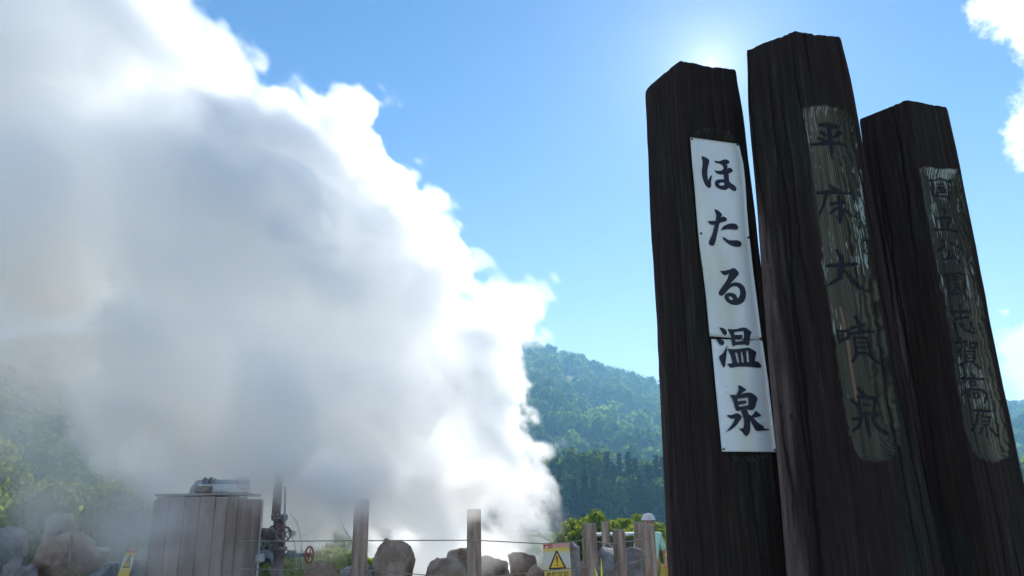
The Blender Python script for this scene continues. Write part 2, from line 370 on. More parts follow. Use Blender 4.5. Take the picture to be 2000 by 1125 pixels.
for i, (px, py, r) in enumerate([(1080, 884, 4.4), (1118, 869, 3.4), (1153, 874, 3.6), (1256, 897, 3.2), (1172, 930, 3.0), (1215, 925, 3.0), (1100, 925, 3.2), (1285, 930, 3.4)]):
    broadleaf(px, py, [118, 116, 114, 117, 108, 107, 108, 107][i], r,
              ['round-topped tree half hidden in the steam at the left end of the dark row', 'tallest round leafy tree beside the steam in the dark row', 'round yellow-green leafy tree second from the steam in the dark row',
               'pale leafy tree between the conifers near the first wooden signpost', 'lower leafy tree in front of the gap left of the conifers', 'lower leafy tree in front of the middle conifers',
               'lower leafy tree in front of the tallest round tree', 'lower leafy tree at the right end of the row by the signpost'][i], 2600, m_broad, group='trees of the dark row below the mountain', leaf=.09, tall=1.5)
for i, (px, py, Y, w) in enumerate([(1185, 880, 112, 1.0), (1209, 884, 113, .9), (1226, 881, 112, 1.1), (1240, 893, 111, .9), (1281, 889, 112, 1.0), (1293, 891, 114, .9), (1268, 905, 108, 1), (1197, 905, 108, 1.1), (1140, 915, 105, 1), (1120, 935, 104, 1), (1160, 920, 104, 1), (1232, 915, 106, 1.2), (1250, 925, 104, 1.1), (1310, 890, 112, 1.1), (1090, 930, 104, 1.0)]):
    L = ['pointed dark conifer just right of the round leafy trees', 'slim dark conifer second from the left of the pointed tops', 'tallest broad conifer in the middle of the dark row', 'small conifer on the right flank of the tallest one',
         'dark conifer near the wooden signpost edge', 'slim conifer whose top touches the signpost edge', 'lower conifer in front between the two at the signpost', 'lower conifer below the slim pointed tops', 'low dark conifer in front of the second round tree',
         'low dark conifer in front of the tallest round tree', 'low dark conifer below the gap left of the pointed tops', 'broad lower conifer in front of the tallest one', 'lower conifer in front of the pale leafy tree', 'conifer mostly behind the first wooden signpost', 'low conifer at the steam edge on the left']
    conifer(px, py, Y, L[i], w)
# bushes behind the fence
BU = [(1112, 1008, 17, .55, 'bush with pale leaves at the edge of the steam left of the fence posts'), (1163, 993, 16, .42, 'tall leafy sapling rising between the first two fence posts'), (1140, 1018, 15.5, .4, 'low bush right behind the stoutest fence post'),
      (1205, 1010, 19, .55, 'rounded bush behind the short fence post'), (1245, 1002, 21, .6, 'rounded bright bush behind the pair of right fence posts'), (1190, 1022, 16, .4, 'small bush just right of the thin fence post'),
      (1300, 1014, 18, .7, 'dark green bush between the mint shirt and the signpost'), (1296, 1050, 16, .6, 'lower green bush above the child in yellow'), (1225, 1025, 17, .5, 'small bush between the short post and the right pair')]
for px, py, Y, r, L in BU: broadleaf(px, py, Y, r, L, 2400, m_bush, 'bush', 'bush', 'bushes behind the fence', leaf=.075, lumps=12, tall=1.2)
for px, py, Y, r, L in [(10, 845, 24, 1.9, 'tall green bush in thin steam at the left edge'), (75, 925, 19, 1.3, 'yellow-green bush behind the pointed grey rock'), (-30, 925, 18, 1.3, 'yellow-green bush cut by the left edge of the view'), (215, 930, 22, 1.3, 'pale bush barely showing through steam left of the wooden box')]:
    broadleaf(px, py, Y, r, L, 5000, m_bush, 'bush', 'bush', 'bushes in the steam', leaf=.05, lumps=18, tall=1.2)
for px, py, Y, r, L in [(620, 1060, 12.5, .5, 'low green bush behind the red handwheel'), (660, 1072, 11.8, .5, 'yellow-green bush left of the steam-veiled fence post'), (585, 1075, 12.0, .45, 'low weeds bush below the valve handwheel'), (690, 1085, 12.2, .5, 'low bush beside the brown boulder'), (645, 1030, 15, .8, 'pale bush fading in the steam behind the red handwheel'),
                        (505, 1100, 9.7, .22, 'small yellow-green plant at the foot of the wooden box')]:
    broadleaf(px, py, Y, r, L, 1800, m_bush, 'bush', 'bush', 'bushes around the valve', leaf=.085, lumps=10, tall=1.2)
conifer(490, 960, 19, 'small dark tree between the wooden box and the valve', 1.9, 'dark trees behind the valve'); conifer(572, 950, 20, 'small dark tree just right of the valve pipe', 1.8, 'dark trees behind the valve'); conifer(530, 970, 21, 'small dark tree right behind the valve pipe', 1.9, 'dark trees behind the valve')
def dead_branch(pts, Y, label):
    b = MB(); P = [at(x, y, Y) for x, y in pts]; b.tube(P, [.010] + [.008] * (len(P) - 2) + [.003], 6)
    for k in range(1, len(P) - 1):
        d = Vector((random.uniform(-.25, .3), random.uniform(-.1, .1), random.uniform(.15, .4))); b.tube([P[k], P[k] + d * .5, P[k] + d], [.005, .004, .002], 5)
    tag(b.build('dead_branch', noisy('bare_branch', [(.2, (.3, .28, .25)), (.8, (.5, .47, .42))], 20), None), label, 'branch', 'bare branches behind the valve')
dead_branch([(592, 1112), (587, 1050), (580, 1020), (562, 996)], 10.8, 'forked bare branch right of the valve handwheel')
dead_branch([(580, 1105), (575, 1060), (565, 1030)], 10.6, 'thin bare branch leaning behind the big handwheel')
dead_branch([(625, 1110), (622, 1080), (624, 1060)], 10.9, 'short bare stalk right of the red handwheel')
dead_branch([(694, 1085), (684, 1052), (668, 1028)], 10.4, 'bare branch beside the steam-veiled fence post')
def grass_patch(name, px0, px1, py, Y, n, label, hmin=.25, hmax=.6):
    a, b = at(px0, py, Y), at(px1, py, Y); Vs, Fs, T = [], [], []
    for k in range(n):
        x = random.uniform(a.x, b.x); y = Y + random.gauss(0, .35); h = random.uniform(hmin, hmax); z0 = a.z - hmax; an = random.uniform(0, 6.28); w = .006
        dx, dy = math.cos(an) * w, math.sin(an) * w; lx, ly = random.gauss(0, .12) * h * 2, random.gauss(0, .1); o = len(Vs)
        for t in (0, .5, 1):
            ww = 1 - t * .9; c = (x + lx * t * t, y + ly * t * t, z0 + h * t)
            Vs += [(c[0] - dx * ww, c[1] - dy * ww, c[2]), (c[0] + dx * ww, c[1] + dy * ww, c[2])]
        Fs += [(o, o + 1, o + 3, o + 2), (o + 2, o + 3, o + 5, o + 4)]; T += [random.random()] * 6
    tag(mesh_np('grass', Vs, Fs, m_grass, None, {'tint': T}, False), label, 'grass', kind='stuff')
grass_patch('grass', 1288, 1330, 1085, 12, 500, 'bright green grass below the child in yellow beside the signpost', .4, 1.0)
grass_patch('grass', 520, 700, 1092, 10.8, 1300, 'yellow-green grass around the valve pipes', .3, .8)
grass_patch('grass', 165, 215, 1090, 9.5, 160, 'thin grass tuft among the pale rocks at left', .2, .5)
for pts, L in [([(1166, 1140), (1175, 1115), (1174, 1090)], 'long bright green blade in front of the grey boulders'), ([(1168, 1140), (1165, 1122), (1161, 1108)], 'short green blade beside the stoutest fence post')]:
    P = [at(x, y, 7.6) for x, y in pts]; P[0].z = .0; V, T = [], []
    for k, p in enumerate(P):
        w = [.012, .008, .0015][k]; V += [tuple(p + Vector((-w, 0, 0))), tuple(p + Vector((0, .006 * (2 - k), 0))), tuple(p + Vector((w, 0, 0)))]
    tag(mesh_np('grass_blade', V, [(0, 1, 4, 3), (1, 2, 5, 4), (3, 4, 7, 6), (4, 5, 8, 7)], m_grass, None, {'tint': [.9] * 9}), L, 'grass blade')
# low scrub over the open ground and the wood's edge at the foot of the mountain
ng = 900; gp = np.stack([rng.uniform(2.5, 60, ng), 17 + 75 * rng.uniform(0, 1, ng) ** 1.6, np.full(ng, .05)], 1)
tag(scatter('scrub', gp, rng.uniform(.35, .75, ng), [crown_template(6, 160, .12) for _ in range(3)], m_bush, .9), 'low green scrub on the open ground behind the fence and signposts', 'scrub', kind='stuff')
ng = 420; gp = np.stack([rng.uniform(16, 190, ng), rng.uniform(98, 150, ng), rng.uniform(1.5, 5, ng)], 1)
tag(scatter('treeline', gp, rng.uniform(2.6, 4.2, ng), tm, m_broad, 1.25), 'edge of the wood at the mountain foot, mostly behind the signposts', 'treeline', kind='stuff')
# ------------------------------------------------------------------ the three big carved signposts
def in_poly(x, y, poly):
    ins = np.zeros(x.shape, bool); n = len(poly)
    for i in range(n):
        x0, y0 = poly[i]; x1, y1 = poly[(i + 1) % n]
        c = (y0 > y) != (y1 > y)
        ins ^= c & (x < (x1 - x0) * (y - y0) / ((y1 - y0) or 1e-9) + x0)
    return ins
def seg_dist(x, y, a, b):
    dx, dy = b[0] - a[0], b[1] - a[1]; L = dx * dx + dy * dy or 1e-9
    t = np.clip(((x - a[0]) * dx + (y - a[1]) * dy) / L, 0, 1)
    return np.hypot(x - a[0] - t * dx, y - a[1] - t * dy), t
def poly_dist(x, y, poly):
    d = np.full(x.shape, 1e9)
    for i in range(len(poly)): d = np.minimum(d, seg_dist(x, y, poly[i], poly[(i + 1) % len(poly)])[0])
    return np.where(in_poly(x, y, poly), d, -d)
def noise1(u, seed, oct=5, f=1.0):
    r = np.random.default_rng(seed); o = np.zeros_like(u); a = 1
    for k in range(oct):
        tab = r.uniform(-1, 1, 4096); q = u * f; i = np.floor(q).astype(int); t = q - i; t = t * t * (3 - 2 * t)
        o += a * (tab[i % 4096] * (1 - t) + tab[(i + 1) % 4096] * t); a *= .55; f *= 2.03
    return o
def noise2(u, v, seed, oct=4):
    r = np.random.default_rng(seed); o = np.zeros_like(u); a = 1; f = 1.0
    for k in range(oct):
        tab = r.uniform(-1, 1, (256, 256)); x = u * f; y = v * f; i = np.floor(x).astype(int); j = np.floor(y).astype(int)
        s = x - i; t = y - j; s = s * s * (3 - 2 * s); t = t * t * (3 - 2 * t)
        g = lambda p, q: tab[(i + p) % 256, (j + q) % 256]
        o += a * ((g(0, 0) * (1 - s) + g(1, 0) * s) * (1 - t) + (g(0, 1) * (1 - s) + g(1, 1) * s) * t); a *= .5; f *= 2.1
    return o
def wood_post_mat(name, seed):
    m, nt, b = base_mat(name, .8, .12)
    t = nt.nodes.new('ShaderNodeTexCoord'); mp = nt.nodes.new('ShaderNodeMapping'); mp.inputs['Scale'].default_value = (1, 1, .045); mp.inputs['Location'].default_value = (seed, 0, 0)
    lk(nt, t.outputs['Object'], mp.inputs[0])
    n = nn(nt, 'ShaderNodeTexNoise', i_Scale=80.0, i_Detail=9.0, i_Roughness=.72); lk(nt, mp.outputs[0], n.inputs['Vector'])
    n2 = nn(nt, 'ShaderNodeTexNoise', i_Scale=3.2, i_Detail=6.0, i_Roughness=.6); mp2 = nt.nodes.new('ShaderNodeMapping'); mp2.inputs['Scale'].default_value = (1.6, 1.6, .5); mp2.inputs['Location'].default_value = (seed * 3, 1, 2)
    lk(nt, t.outputs['Object'], mp2.inputs[0]); lk(nt, mp2.outputs[0], n2.inputs['Vector'])
    dark = ramp(nt, n.outputs['Fac'], [(.3, (.013, .0085, .007)), (.5, (.023, .0145, .012)), (.72, (.040, .027, .022))])
    moss = ramp(nt, n.outputs['Fac'], [(.3, (.007, .008, .006)), (.55, (.022, .024, .018)), (.8, (.085, .085, .068))])
    mx = nn(nt, 'ShaderNodeMix', data_type='RGBA'); lk(nt, sstep(nt, n2.outputs['Fac'], .48, .66), mx.inputs[0]); lk(nt, dark, mx.inputs[6]); lk(nt, moss, mx.inputs[7])
    wn_ = nn(nt, 'ShaderNodeAttribute', attribute_name='wane'); mw = nn(nt, 'ShaderNodeMix', data_type='RGBA'); lk(nt, wn_.outputs['Fac'], mw.inputs[0]); lk(nt, mx.outputs[2], mw.inputs[6])
    lk(nt, ramp(nt, n.outputs['Fac'], [(.3, (.04, .028, .026)), (.55, (.12, .085, .075)), (.75, (.26, .21, .19))]), mw.inputs[7]); mx = mw
    # the planed panel: greenish bare wood, with flecks of old white paint
    a = nn(nt, 'ShaderNodeAttribute', attribute_name='panel'); g = nn(nt, 'ShaderNodeAttribute', attribute_name='grain'); i = nn(nt, 'ShaderNodeAttribute', attribute_name='ink'); fl = nn(nt, 'ShaderNodeAttribute', attribute_name='fleck'); st = nn(nt, 'ShaderNodeAttribute', attribute_name='streak')
    pan = ramp(nt, g.outputs['Fac'], [(0, (.016, .016, .011)), (.45, (.054, .055, .038)), (1, (.15, .14, .098))])
    ms = nn(nt, 'ShaderNodeMix', data_type='RGBA'); lk(nt, st.outputs['Fac'], ms.inputs[0]); lk(nt, pan, ms.inputs[6]); ms.inputs[7].default_value = (.20, .13, .08, 1)
    mf = nn(nt, 'ShaderNodeMix', data_type='RGBA'); lk(nt, fl.outputs['Fac'], mf.inputs[0]); lk(nt, ms.outputs[2], mf.inputs[6]); mf.inputs[7].default_value = (.30, .36, .33, 1)
    m1 = nn(nt, 'ShaderNodeMix', data_type='RGBA'); lk(nt, a.outputs['Fac'], m1.inputs[0]); lk(nt, mx.outputs[2], m1.inputs[6]); lk(nt, mf.outputs[2], m1.inputs[7])
    m2 = nn(nt, 'ShaderNodeMix', data_type='RGBA'); lk(nt, i.outputs['Fac'], m2.inputs[0]); lk(nt, m1.outputs[2], m2.inputs[6]); m2.inputs[7].default_value = (.024, .024, .032, 1)
    cr = nn(nt, 'ShaderNodeAttribute', attribute_name='crack'); m3 = nn(nt, 'ShaderNodeMix', data_type='RGBA'); lk(nt, cr.outputs['Fac'], m3.inputs[0]); lk(nt, m2.outputs[2], m3.inputs[6]); m3.inputs[7].default_value = (.006, .004, .004, 1)
    lk(nt, m3.outputs[2], b.inputs['Base Color'])
    bp = nn(nt, 'ShaderNodeBump', i_Strength=.55, i_Distance=.004); lk(nt, n.outputs['Fac'], bp.inputs['Height']); lk(nt, bp.outputs[0], b.inputs['Normal'])
    return m
def zs(org, sc, strokes):
    return [[(org[0] + x / sc, org[1] + y / sc, w / sc / 2) for x, y, w in s] for s in strokes]
INK2 = (zs((1560, 180), 5.356, [[(245, 325, 30), (330, 325, 55), (425, 345, 35)], [(260, 400, 40), (300, 430, 35)], [(455, 410, 40), (400, 450, 30)], [(345, 330, 55), (350, 480, 50), (365, 600, 45), (370, 690, 8)], [(140, 530, 20), (300, 515, 40), (440, 515, 35), (530, 550, 14)], [(235, 465, 30), (320, 490, 20)]])
    + zs((1560, 340), 4.327, [[(285, 85, 20), (335, 130, 35)], [(165, 145, 22), (300, 140, 35), (455, 150, 14)], [(255, 155, 25), (235, 240, 20), (185, 350, 12)], [(355, 180, 25), (375, 260, 45), (378, 360, 38), (370, 405, 8)], [(290, 240, 20), (400, 225, 30)], [(350, 270, 25), (285, 320, 12)], [(340, 350, 10), (372, 400, 10)], [(385, 270, 20), (460, 330, 16), (525, 362, 6)],
      [(260, 765, 20), (400, 755, 40), (515, 745, 25)], [(340, 630, 20), (385, 690, 45), (385, 780, 50), (380, 860, 20)], [(360, 800, 35), (370, 870, 30), (260, 935, 10)], [(410, 800, 20), (480, 890, 45), (550, 950, 35), (620, 985, 10)]])
    + zs((1610, 590), 3.516, [[(105, 190, 20), (120, 270, 25)], [(105, 195, 15), (180, 190, 20)], [(180, 190, 22), (185, 240, 18)], [(125, 260, 22), (190, 235, 18)], [(235, 95, 25), (260, 140, 30), (270, 200, 25)], [(205, 172, 18), (300, 145, 14)], [(200, 212, 18), (290, 195, 22), (365, 195, 14)],
      [(225, 238, 25), (240, 340, 22)], [(318, 240, 20), (340, 350, 18)], [(230, 238, 12), (320, 240, 12)], [(252, 272, 9), (308, 270, 9)], [(252, 305, 9), (316, 304, 9)], [(245, 342, 13), (340, 348, 13)], [(245, 355, 25), (215, 400, 18)], [(330, 355, 15), (395, 410, 18)],
      [(255, 590, 25), (300, 640, 25)], [(250, 645, 20), (330, 648, 25), (375, 660, 20)], [(205, 670, 25), (235, 690, 20), (265, 745, 15)], [(255, 640, 14), (265, 740, 20)], [(370, 660, 22), (365, 740, 22)], [(260, 758, 20), (390, 765, 20)], [(285, 698, 9), (335, 703, 9)], [(300, 760, 20), (318, 870, 22), (330, 925, 8)], [(275, 780, 22), (255, 850, 22), (205, 885, 12)], [(215, 800, 25), (260, 800, 20)], [(350, 775, 12), (375, 850, 22), (455, 900, 22)], [(395, 770, 16), (345, 810, 10)]]))
INK3 = (zs((1780, 310), 3.879, [[(155, 148, 14), (200, 150, 10), (250, 138, 10), (310, 160, 12), (312, 300, 12)], [(190, 155, 14), (190, 262, 12), (295, 275, 12)], [(215, 180, 8), (265, 178, 8)], [(225, 210, 8), (270, 208, 8)], [(245, 178, 8), (250, 245, 8)], [(215, 245, 8), (280, 240, 8)], [(265, 220, 8), (285, 228, 8)],
      [(258, 365, 14), (290, 395, 14)], [(220, 440, 12), (290, 432, 16), (325, 440, 12)], [(250, 455, 14), (265, 510, 12)], [(320, 445, 14), (305, 500, 14)], [(205, 525, 12), (300, 522, 14), (380, 545, 12)], [(258, 605, 10), (290, 640, 12), (225, 690, 14)], [(325, 625, 10), (380, 650, 14), (405, 680, 12)], [(315, 690, 12), (310, 730, 12), (280, 760, 12)], [(285, 752, 12), (350, 745, 14)], [(345, 720, 12), (395, 775, 14)],
      [(280, 875, 12), (310, 870, 10), (400, 855, 12), (435, 880, 14), (430, 1010, 14), (460, 1050, 12)], [(310, 880, 14), (315, 1015, 14), (420, 1018, 12)], [(335, 888, 9), (390, 882, 9)], [(360, 870, 9), (362, 930, 9)], [(330, 912, 9), (402, 905, 9)], [(345, 940, 9), (400, 935, 9)], [(375, 940, 11), (360, 985, 11), (335, 1000, 8)], [(375, 960, 11), (412, 998, 11)]])
    + zs((1830, 570), 3.409, [[(180, 75, 14), (190, 170, 16)], [(118, 125, 14), (245, 125, 14)], [(150, 172, 14), (235, 162, 12)], [(145, 205, 14), (150, 240, 12)], [(180, 205, 14), (215, 245, 16), (280, 268, 14)], [(205, 205, 10), (215, 218, 10)], [(250, 195, 14), (275, 240, 12)],
      [(180, 300, 14), (195, 360, 14), (165, 395, 12)], [(145, 330, 14), (225, 325, 14)], [(222, 325, 14), (215, 375, 12)], [(248, 330, 12), (250, 365, 12)], [(245, 330, 10), (298, 335, 12)], [(295, 335, 14), (284, 370, 10)], [(250, 366, 9), (285, 368, 9)], [(215, 388, 12), (215, 455, 14)], [(215, 390, 10), (285, 390, 10)], [(280, 390, 14), (275, 460, 14)], [(225, 411, 7), (270, 411, 7)], [(225, 433, 7), (270, 433, 7)], [(215, 457, 10), (280, 457, 10)], [(215, 465, 14), (180, 480, 14)], [(265, 465, 14), (312, 500, 16)],
      [(255, 535, 16), (275, 560, 16)], [(190, 570, 14), (340, 575, 16)], [(248, 592, 10), (250, 618, 9)], [(250, 590, 9), (290, 592, 10)], [(288, 595, 10), (280, 620, 9)], [(252, 620, 8), (288, 620, 8)], [(215, 662, 14), (240, 642, 12), (330, 650, 14), (360, 680, 16), (345, 735, 16)], [(240, 650, 12), (245, 695, 14)], [(265, 667, 9), (303, 667, 9)], [(267, 670, 10), (270, 702, 10)], [(305, 667, 10), (300, 702, 10)], [(268, 703, 9), (303, 703, 9)],
      [(270, 785, 16), (385, 790, 18)], [(295, 795, 18), (285, 870, 16), (250, 925, 12)], [(338, 803, 10), (322, 824, 10)], [(325, 832, 11), (330, 880, 11)], [(325, 830, 9), (385, 830, 12)], [(385, 830, 12), (372, 880, 11)], [(330, 856, 7), (375, 856, 7)], [(330, 882, 9), (375, 882, 9)], [(350, 888, 13), (365, 970, 13)], [(325, 905, 14), (310, 940, 14)], [(385, 905, 14), (425, 955, 16)]]))
def sample_curve(pts, z_of=None):
    return pts
def big_post(label, apex, left, right, Y, panel, ink, seed, wl=None, wr=None, streak=None, wane=.4, bulge=(.03, .03), tint_panel=1.0, taper=(.05, .05)):
    A = at(*apex, Y); L = onz(*left, A.z); R = onz(*right, A.z); B = L + R - A; H = A.z
    e = empty('signpost', Vector(((A.x + B.x) / 2, (A.y + B.y) / 2, 0)), label, 'signpost', 'carved timber signposts')
    # section: A -> R front (fine), R -> B -> L -> A coarser; corners rounded
    def lerp2(p, q, n): return [(p.x + (q.x - p.x) * i / n, p.y + (q.y - p.y) * i / n) for i in range(n)]
    NF = 120; fr = lerp2(A, R, NF); rest = lerp2(R, B, 34) + lerp2(B, L, 24) + lerp2(L, A, 70)
    S = np.array(fr + rest); n = len(S)
    T = S.copy()
    for _ in range(22):          # round the corners
        T2 = (np.roll(T, 1, 0) + np.roll(T, -1, 0)) / 2; k = .5; T = T * (1 - k) + T2 * k
    cen = np.array([(A.x + B.x) / 2, (A.y + B.y) / 2]); T = cen + (T - cen) * 1.012
    d = np.roll(T, -1, 0) - np.roll(T, 1, 0); nrm = np.stack([d[:, 1], -d[:, 0]], 1); nrm /= np.linalg.norm(nrm, axis=1, keepdims=True)
    if ((T - cen) * nrm).sum() < 0: nrm = -nrm
    z_lo = 1.28; zz = np.concatenate([np.linspace(-.15, z_lo, 30)[:-1], np.arange(z_lo, H - .001, .0021), [H]]); m = len(zz)
    U = np.repeat(np.arange(n)[None], m, 0).astype(float); ZZ = np.repeat(zz[:, None], n, 1)
    arc = np.cumsum(np.r_[0, np.linalg.norm(np.diff(T, axis=0), axis=1)])
    UA = np.repeat(arc[None], m, 0)
    P = np.zeros((m, n, 3)); P[:, :, 2] = ZZ
    tv = np.array([R.x - A.x, R.y - A.y]); tv /= np.linalg.norm(tv); along = (T - cen) @ tv      # logs thicken towards the ground, across the front only
    dz = H - zz; q = np.clip(dz / .22, 0, 1); k0_ = q * q * (3 - 2 * q); side = np.where(along < 0, 0, 1); tt = np.array(taper)[side]; kk = k0_[:, None] * np.array(bulge)[side][None] + dz[:, None] * tt[None]
    P[:, :, :2] = T[None] + kk[:, :, None] * along[None, :, None] * tv[None, None]
    face = np.zeros(n); face[6:NF - 3] = 1
    px, py = proj_np(P.reshape(-1, 3)); px = px.reshape(m, n); py = py.reshape(m, n)
    front = (np.arange(n) < NF + 4)[None] | (np.arange(n) > n - 8)[None]
    pd = np.where(front & (ZZ > 1.28), poly_dist(px, py, panel), -99)
    pd = pd + noise2(px / 9, py / 16, seed + 61, 3) * 2.2
    # relief of the rough log
    ang = UA * 26
    bulge = noise2(ang * .22 + seed * 9, ZZ * 1.6 + seed, seed) * .0045
    ripple = noise2(ang * 5.0, ZZ * 3.0, seed + 5, 5) * .0012 + noise1(ang[0] * 9, seed + 2, 4)[None] * .0007
    crk = np.zeros_like(ZZ)
    r = np.random.default_rng(seed + 77)
    for c in range(26):
        u0 = r.uniform(0, arc[-1]); z0, z1 = sorted(r.uniform(.9, H + .3, 2)); uu = u0 + noise1(ZZ[:, 0] * 4, seed * 31 + c, 4) * .006
        w = .0020 * np.sin(np.clip((ZZ[:, 0] - z0) / (z1 - z0 + 1e-6), 0, 1) * math.pi) * r.uniform(.6, 1.8)
        crk += np.exp(-((UA - uu[:, None]) / (w[:, None] + 1e-5)) ** 2) * (w[:, None] > 1e-4)
    crk = np.clip(crk, 0, 1)
    dep = np.clip((pd + 3) / 16, 0, 1); dep = dep * dep * (3 - 2 * dep)
    PD = .012 * dep
    inpanel = np.clip((pd + 1) / 3, 0, 1)
    wob = noise2(UA * 6 + 3, ZZ * 1.1, seed + 11, 3) * .004
    gco = (UA + wob) * 1000 + np.clip((pd + 3) / 40, 0, 1) * 34 + noise2(UA * 40, ZZ * 4, seed + 12, 2) * .6
    grain = .5 + .5 * np.sin(gco); grain = grain ** .7; grain = grain * .55 + .45 * (.5 + .5 * noise2(UA * 120, ZZ * 3, seed + 13, 3))
    grain = np.clip(grain * (0.75 + .5 * noise2(UA * 8, ZZ * 2.2, seed + 14, 3)), 0, 1)
    fl = noise2(UA * 500, ZZ * 26, seed + 21, 3) * .8 + noise2(UA * 18, ZZ * 6, seed + 22, 3) * .75 + np.exp(-np.clip(pd, 0, 99) / 14) * .35
    ptop = min(p[1] for p in panel); fl += np.exp(-np.clip(py - ptop - 8, 0, 999) / 16) * .6
    fleck = np.clip((fl - 1.05) * 5, 0, 1) * inpanel
    inkm = np.zeros_like(ZZ)
    if ink:
        msk = front & (ZZ > 1.28); qx, qy = px[msk], py[msk]; v = np.full(qx.shape, -9.)
        for s in ink:
            for a, b in zip(s[:-1], s[1:]):
                dd, t = seg_dist(qx, qy, a, b); v = np.maximum(v, a[2] * (1 - t) + b[2] * t - dd)
        inkm[msk] = np.clip((v + .9) / 1.4, 0, 1)
    rel = bulge + (ripple * (1 - inpanel * .7)) - crk * .004 * (1 - inpanel * .6) - PD - (1 - grain) * .0012 * inpanel - inkm * .006 * inpanel
    top = np.clip((ZZ - (H - .012)) / .012, 0, 1); rel = rel - top * .002 - np.clip(noise2(UA * 45, ZZ * 40, seed + 71, 3) - .25, 0, 1) * .008 * np.clip((ZZ - (H - .02)) / .02, 0, 1)
    P[:, :, :2] += nrm[None] * rel[:, :, None]
    stk = np.zeros_like(ZZ)
    lf = np.arange(n) - (NF + 34 + 24); wu = np.where((lf >= -6) & (lf < 40), np.clip(1 - np.abs(lf - 4) / 26., 0, 1), 0)[None] * np.clip((H - .35 - ZZ) * 3, 0, 1)
    wan = np.clip(wu * 1.6 + noise2(UA * 60, ZZ * 3.2, seed + 41, 4) * .55 - .35, 0, 1) * wane * (wu > 0)
    if streak:
        dd = np.full(px.shape, 99.)
        for a, b in zip(streak[:-1], streak[1:]): dd = np.minimum(dd, seg_dist(px, py, a, b)[0])
        stk = np.clip(1.4 - dd / 3.2, 0, 1) * inpanel * np.clip(.6 + grain, 0, 1)
    base = np.arange(m - 1)[:, None] * n + np.arange(n)[None]; nx = np.arange(m - 1)[:, None] * n + ((np.arange(n) + 1) % n)[None]
    Fq = np.stack([base, nx, nx + n, base + n], -1).reshape(-1, 4)
    V = P.reshape(-1, 3); last = V[(m - 1) * n:]; c = last.mean(0) + np.array([0, 0, .004]); V = np.concatenate([V, last * .5 + c * .5, [c]])
    k0 = (m - 1) * n; k1 = m * n; kc = k1 + n; ar = np.arange(n); nx1 = (ar + 1) % n
    Fq = np.concatenate([Fq, np.stack([k0 + ar, k0 + nx1, k1 + nx1, k1 + ar], 1), np.stack([k1 + ar, k1 + nx1, np.full(n, kc), np.full(n, kc)], 1)[:0]])
    ext = lambda a: np.r_[a.ravel(), np.zeros(n + 1)]
    me = mesh_np('timber', V, Fq, wood_post_mat('signpost_timber', seed * 1.7), e, {'panel': ext(inpanel * (1 - top) * tint_panel), 'grain': ext(grain), 'ink': ext(inkm * inpanel), 'crack': ext(crk * .85), 'fleck': ext(fleck), 'streak': ext(stk), 'wane': ext(wan)})
    bm = bmesh.new(); bm.from_mesh(me.data); bm.verts.ensure_lookup_table()
    for i in range(n): bm.faces.new((bm.verts[k1 + i], bm.verts[k1 + (i + 1) % n], bm.verts[kc]))
    bmesh.ops.recalc_face_normals(bm, faces=bm.faces); bm.to_mesh(me.data); bm.free()
    t = (R - A).normalized(); fn = Vector((t.y, -t.x, 0)); fn = fn if fn.dot(CAM - A) > 0 else -fn
    return e, A, fn
PAN1 = [(1350, 266), (1362, 252), (1395, 245), (1425, 254), (1440, 275), (1470, 520), (1515, 860), (1512, 890), (1460, 908), (1420, 895), (1408, 860), (1385, 656), (1357, 370)]
PAN2 = [(1566, 210), (1583, 330), (1600, 480), (1628, 660), (1650, 800), (1662, 868), (1682, 896), (1710, 903), (1742, 897), (1762, 866), (1752, 780), (1735, 690), (1712, 560), (1700, 500), (1688, 400), (1668, 230), (1640, 212), (1600, 206)]
PAN3 = [(1795, 326), (1870, 330), (1885, 400), (1903, 520), (1924, 620), (1948, 740), (1972, 862), (1973, 892), (1940, 905), (1908, 892), (1884, 845), (1868, 740), (1850, 620), (1830, 520), (1812, 420)]
p1, A1, fn1 = big_post('nearest dark timber signpost on the left with a white hot spring name plate screwed on', (1328, 118), (1255, 180), (1438, 137), 2.0, PAN1, None, 3, bulge=(.02, .08), tint_panel=.12, taper=(.20, .10))
p2, A2, fn2 = big_post('tallest dark timber signpost in the middle with five carved characters on a greenish panel', (1553, 60), (1453, 100), (1643, 73), 1.9, PAN2, INK2, 8, streak=[(1646, 600), (1660, 665), (1668, 720), (1678, 780)], wane=1.0, bulge=(.12, .06), taper=(.24, .24))
p3, A3, fn3 = big_post('shortest dark timber signpost on the right with a long column of small carved characters', (1770, 195), (1673, 235), (1850, 210), 2.1, PAN3, INK3, 14, wane=.9, bulge=(.07, .02), taper=(.08, .05))
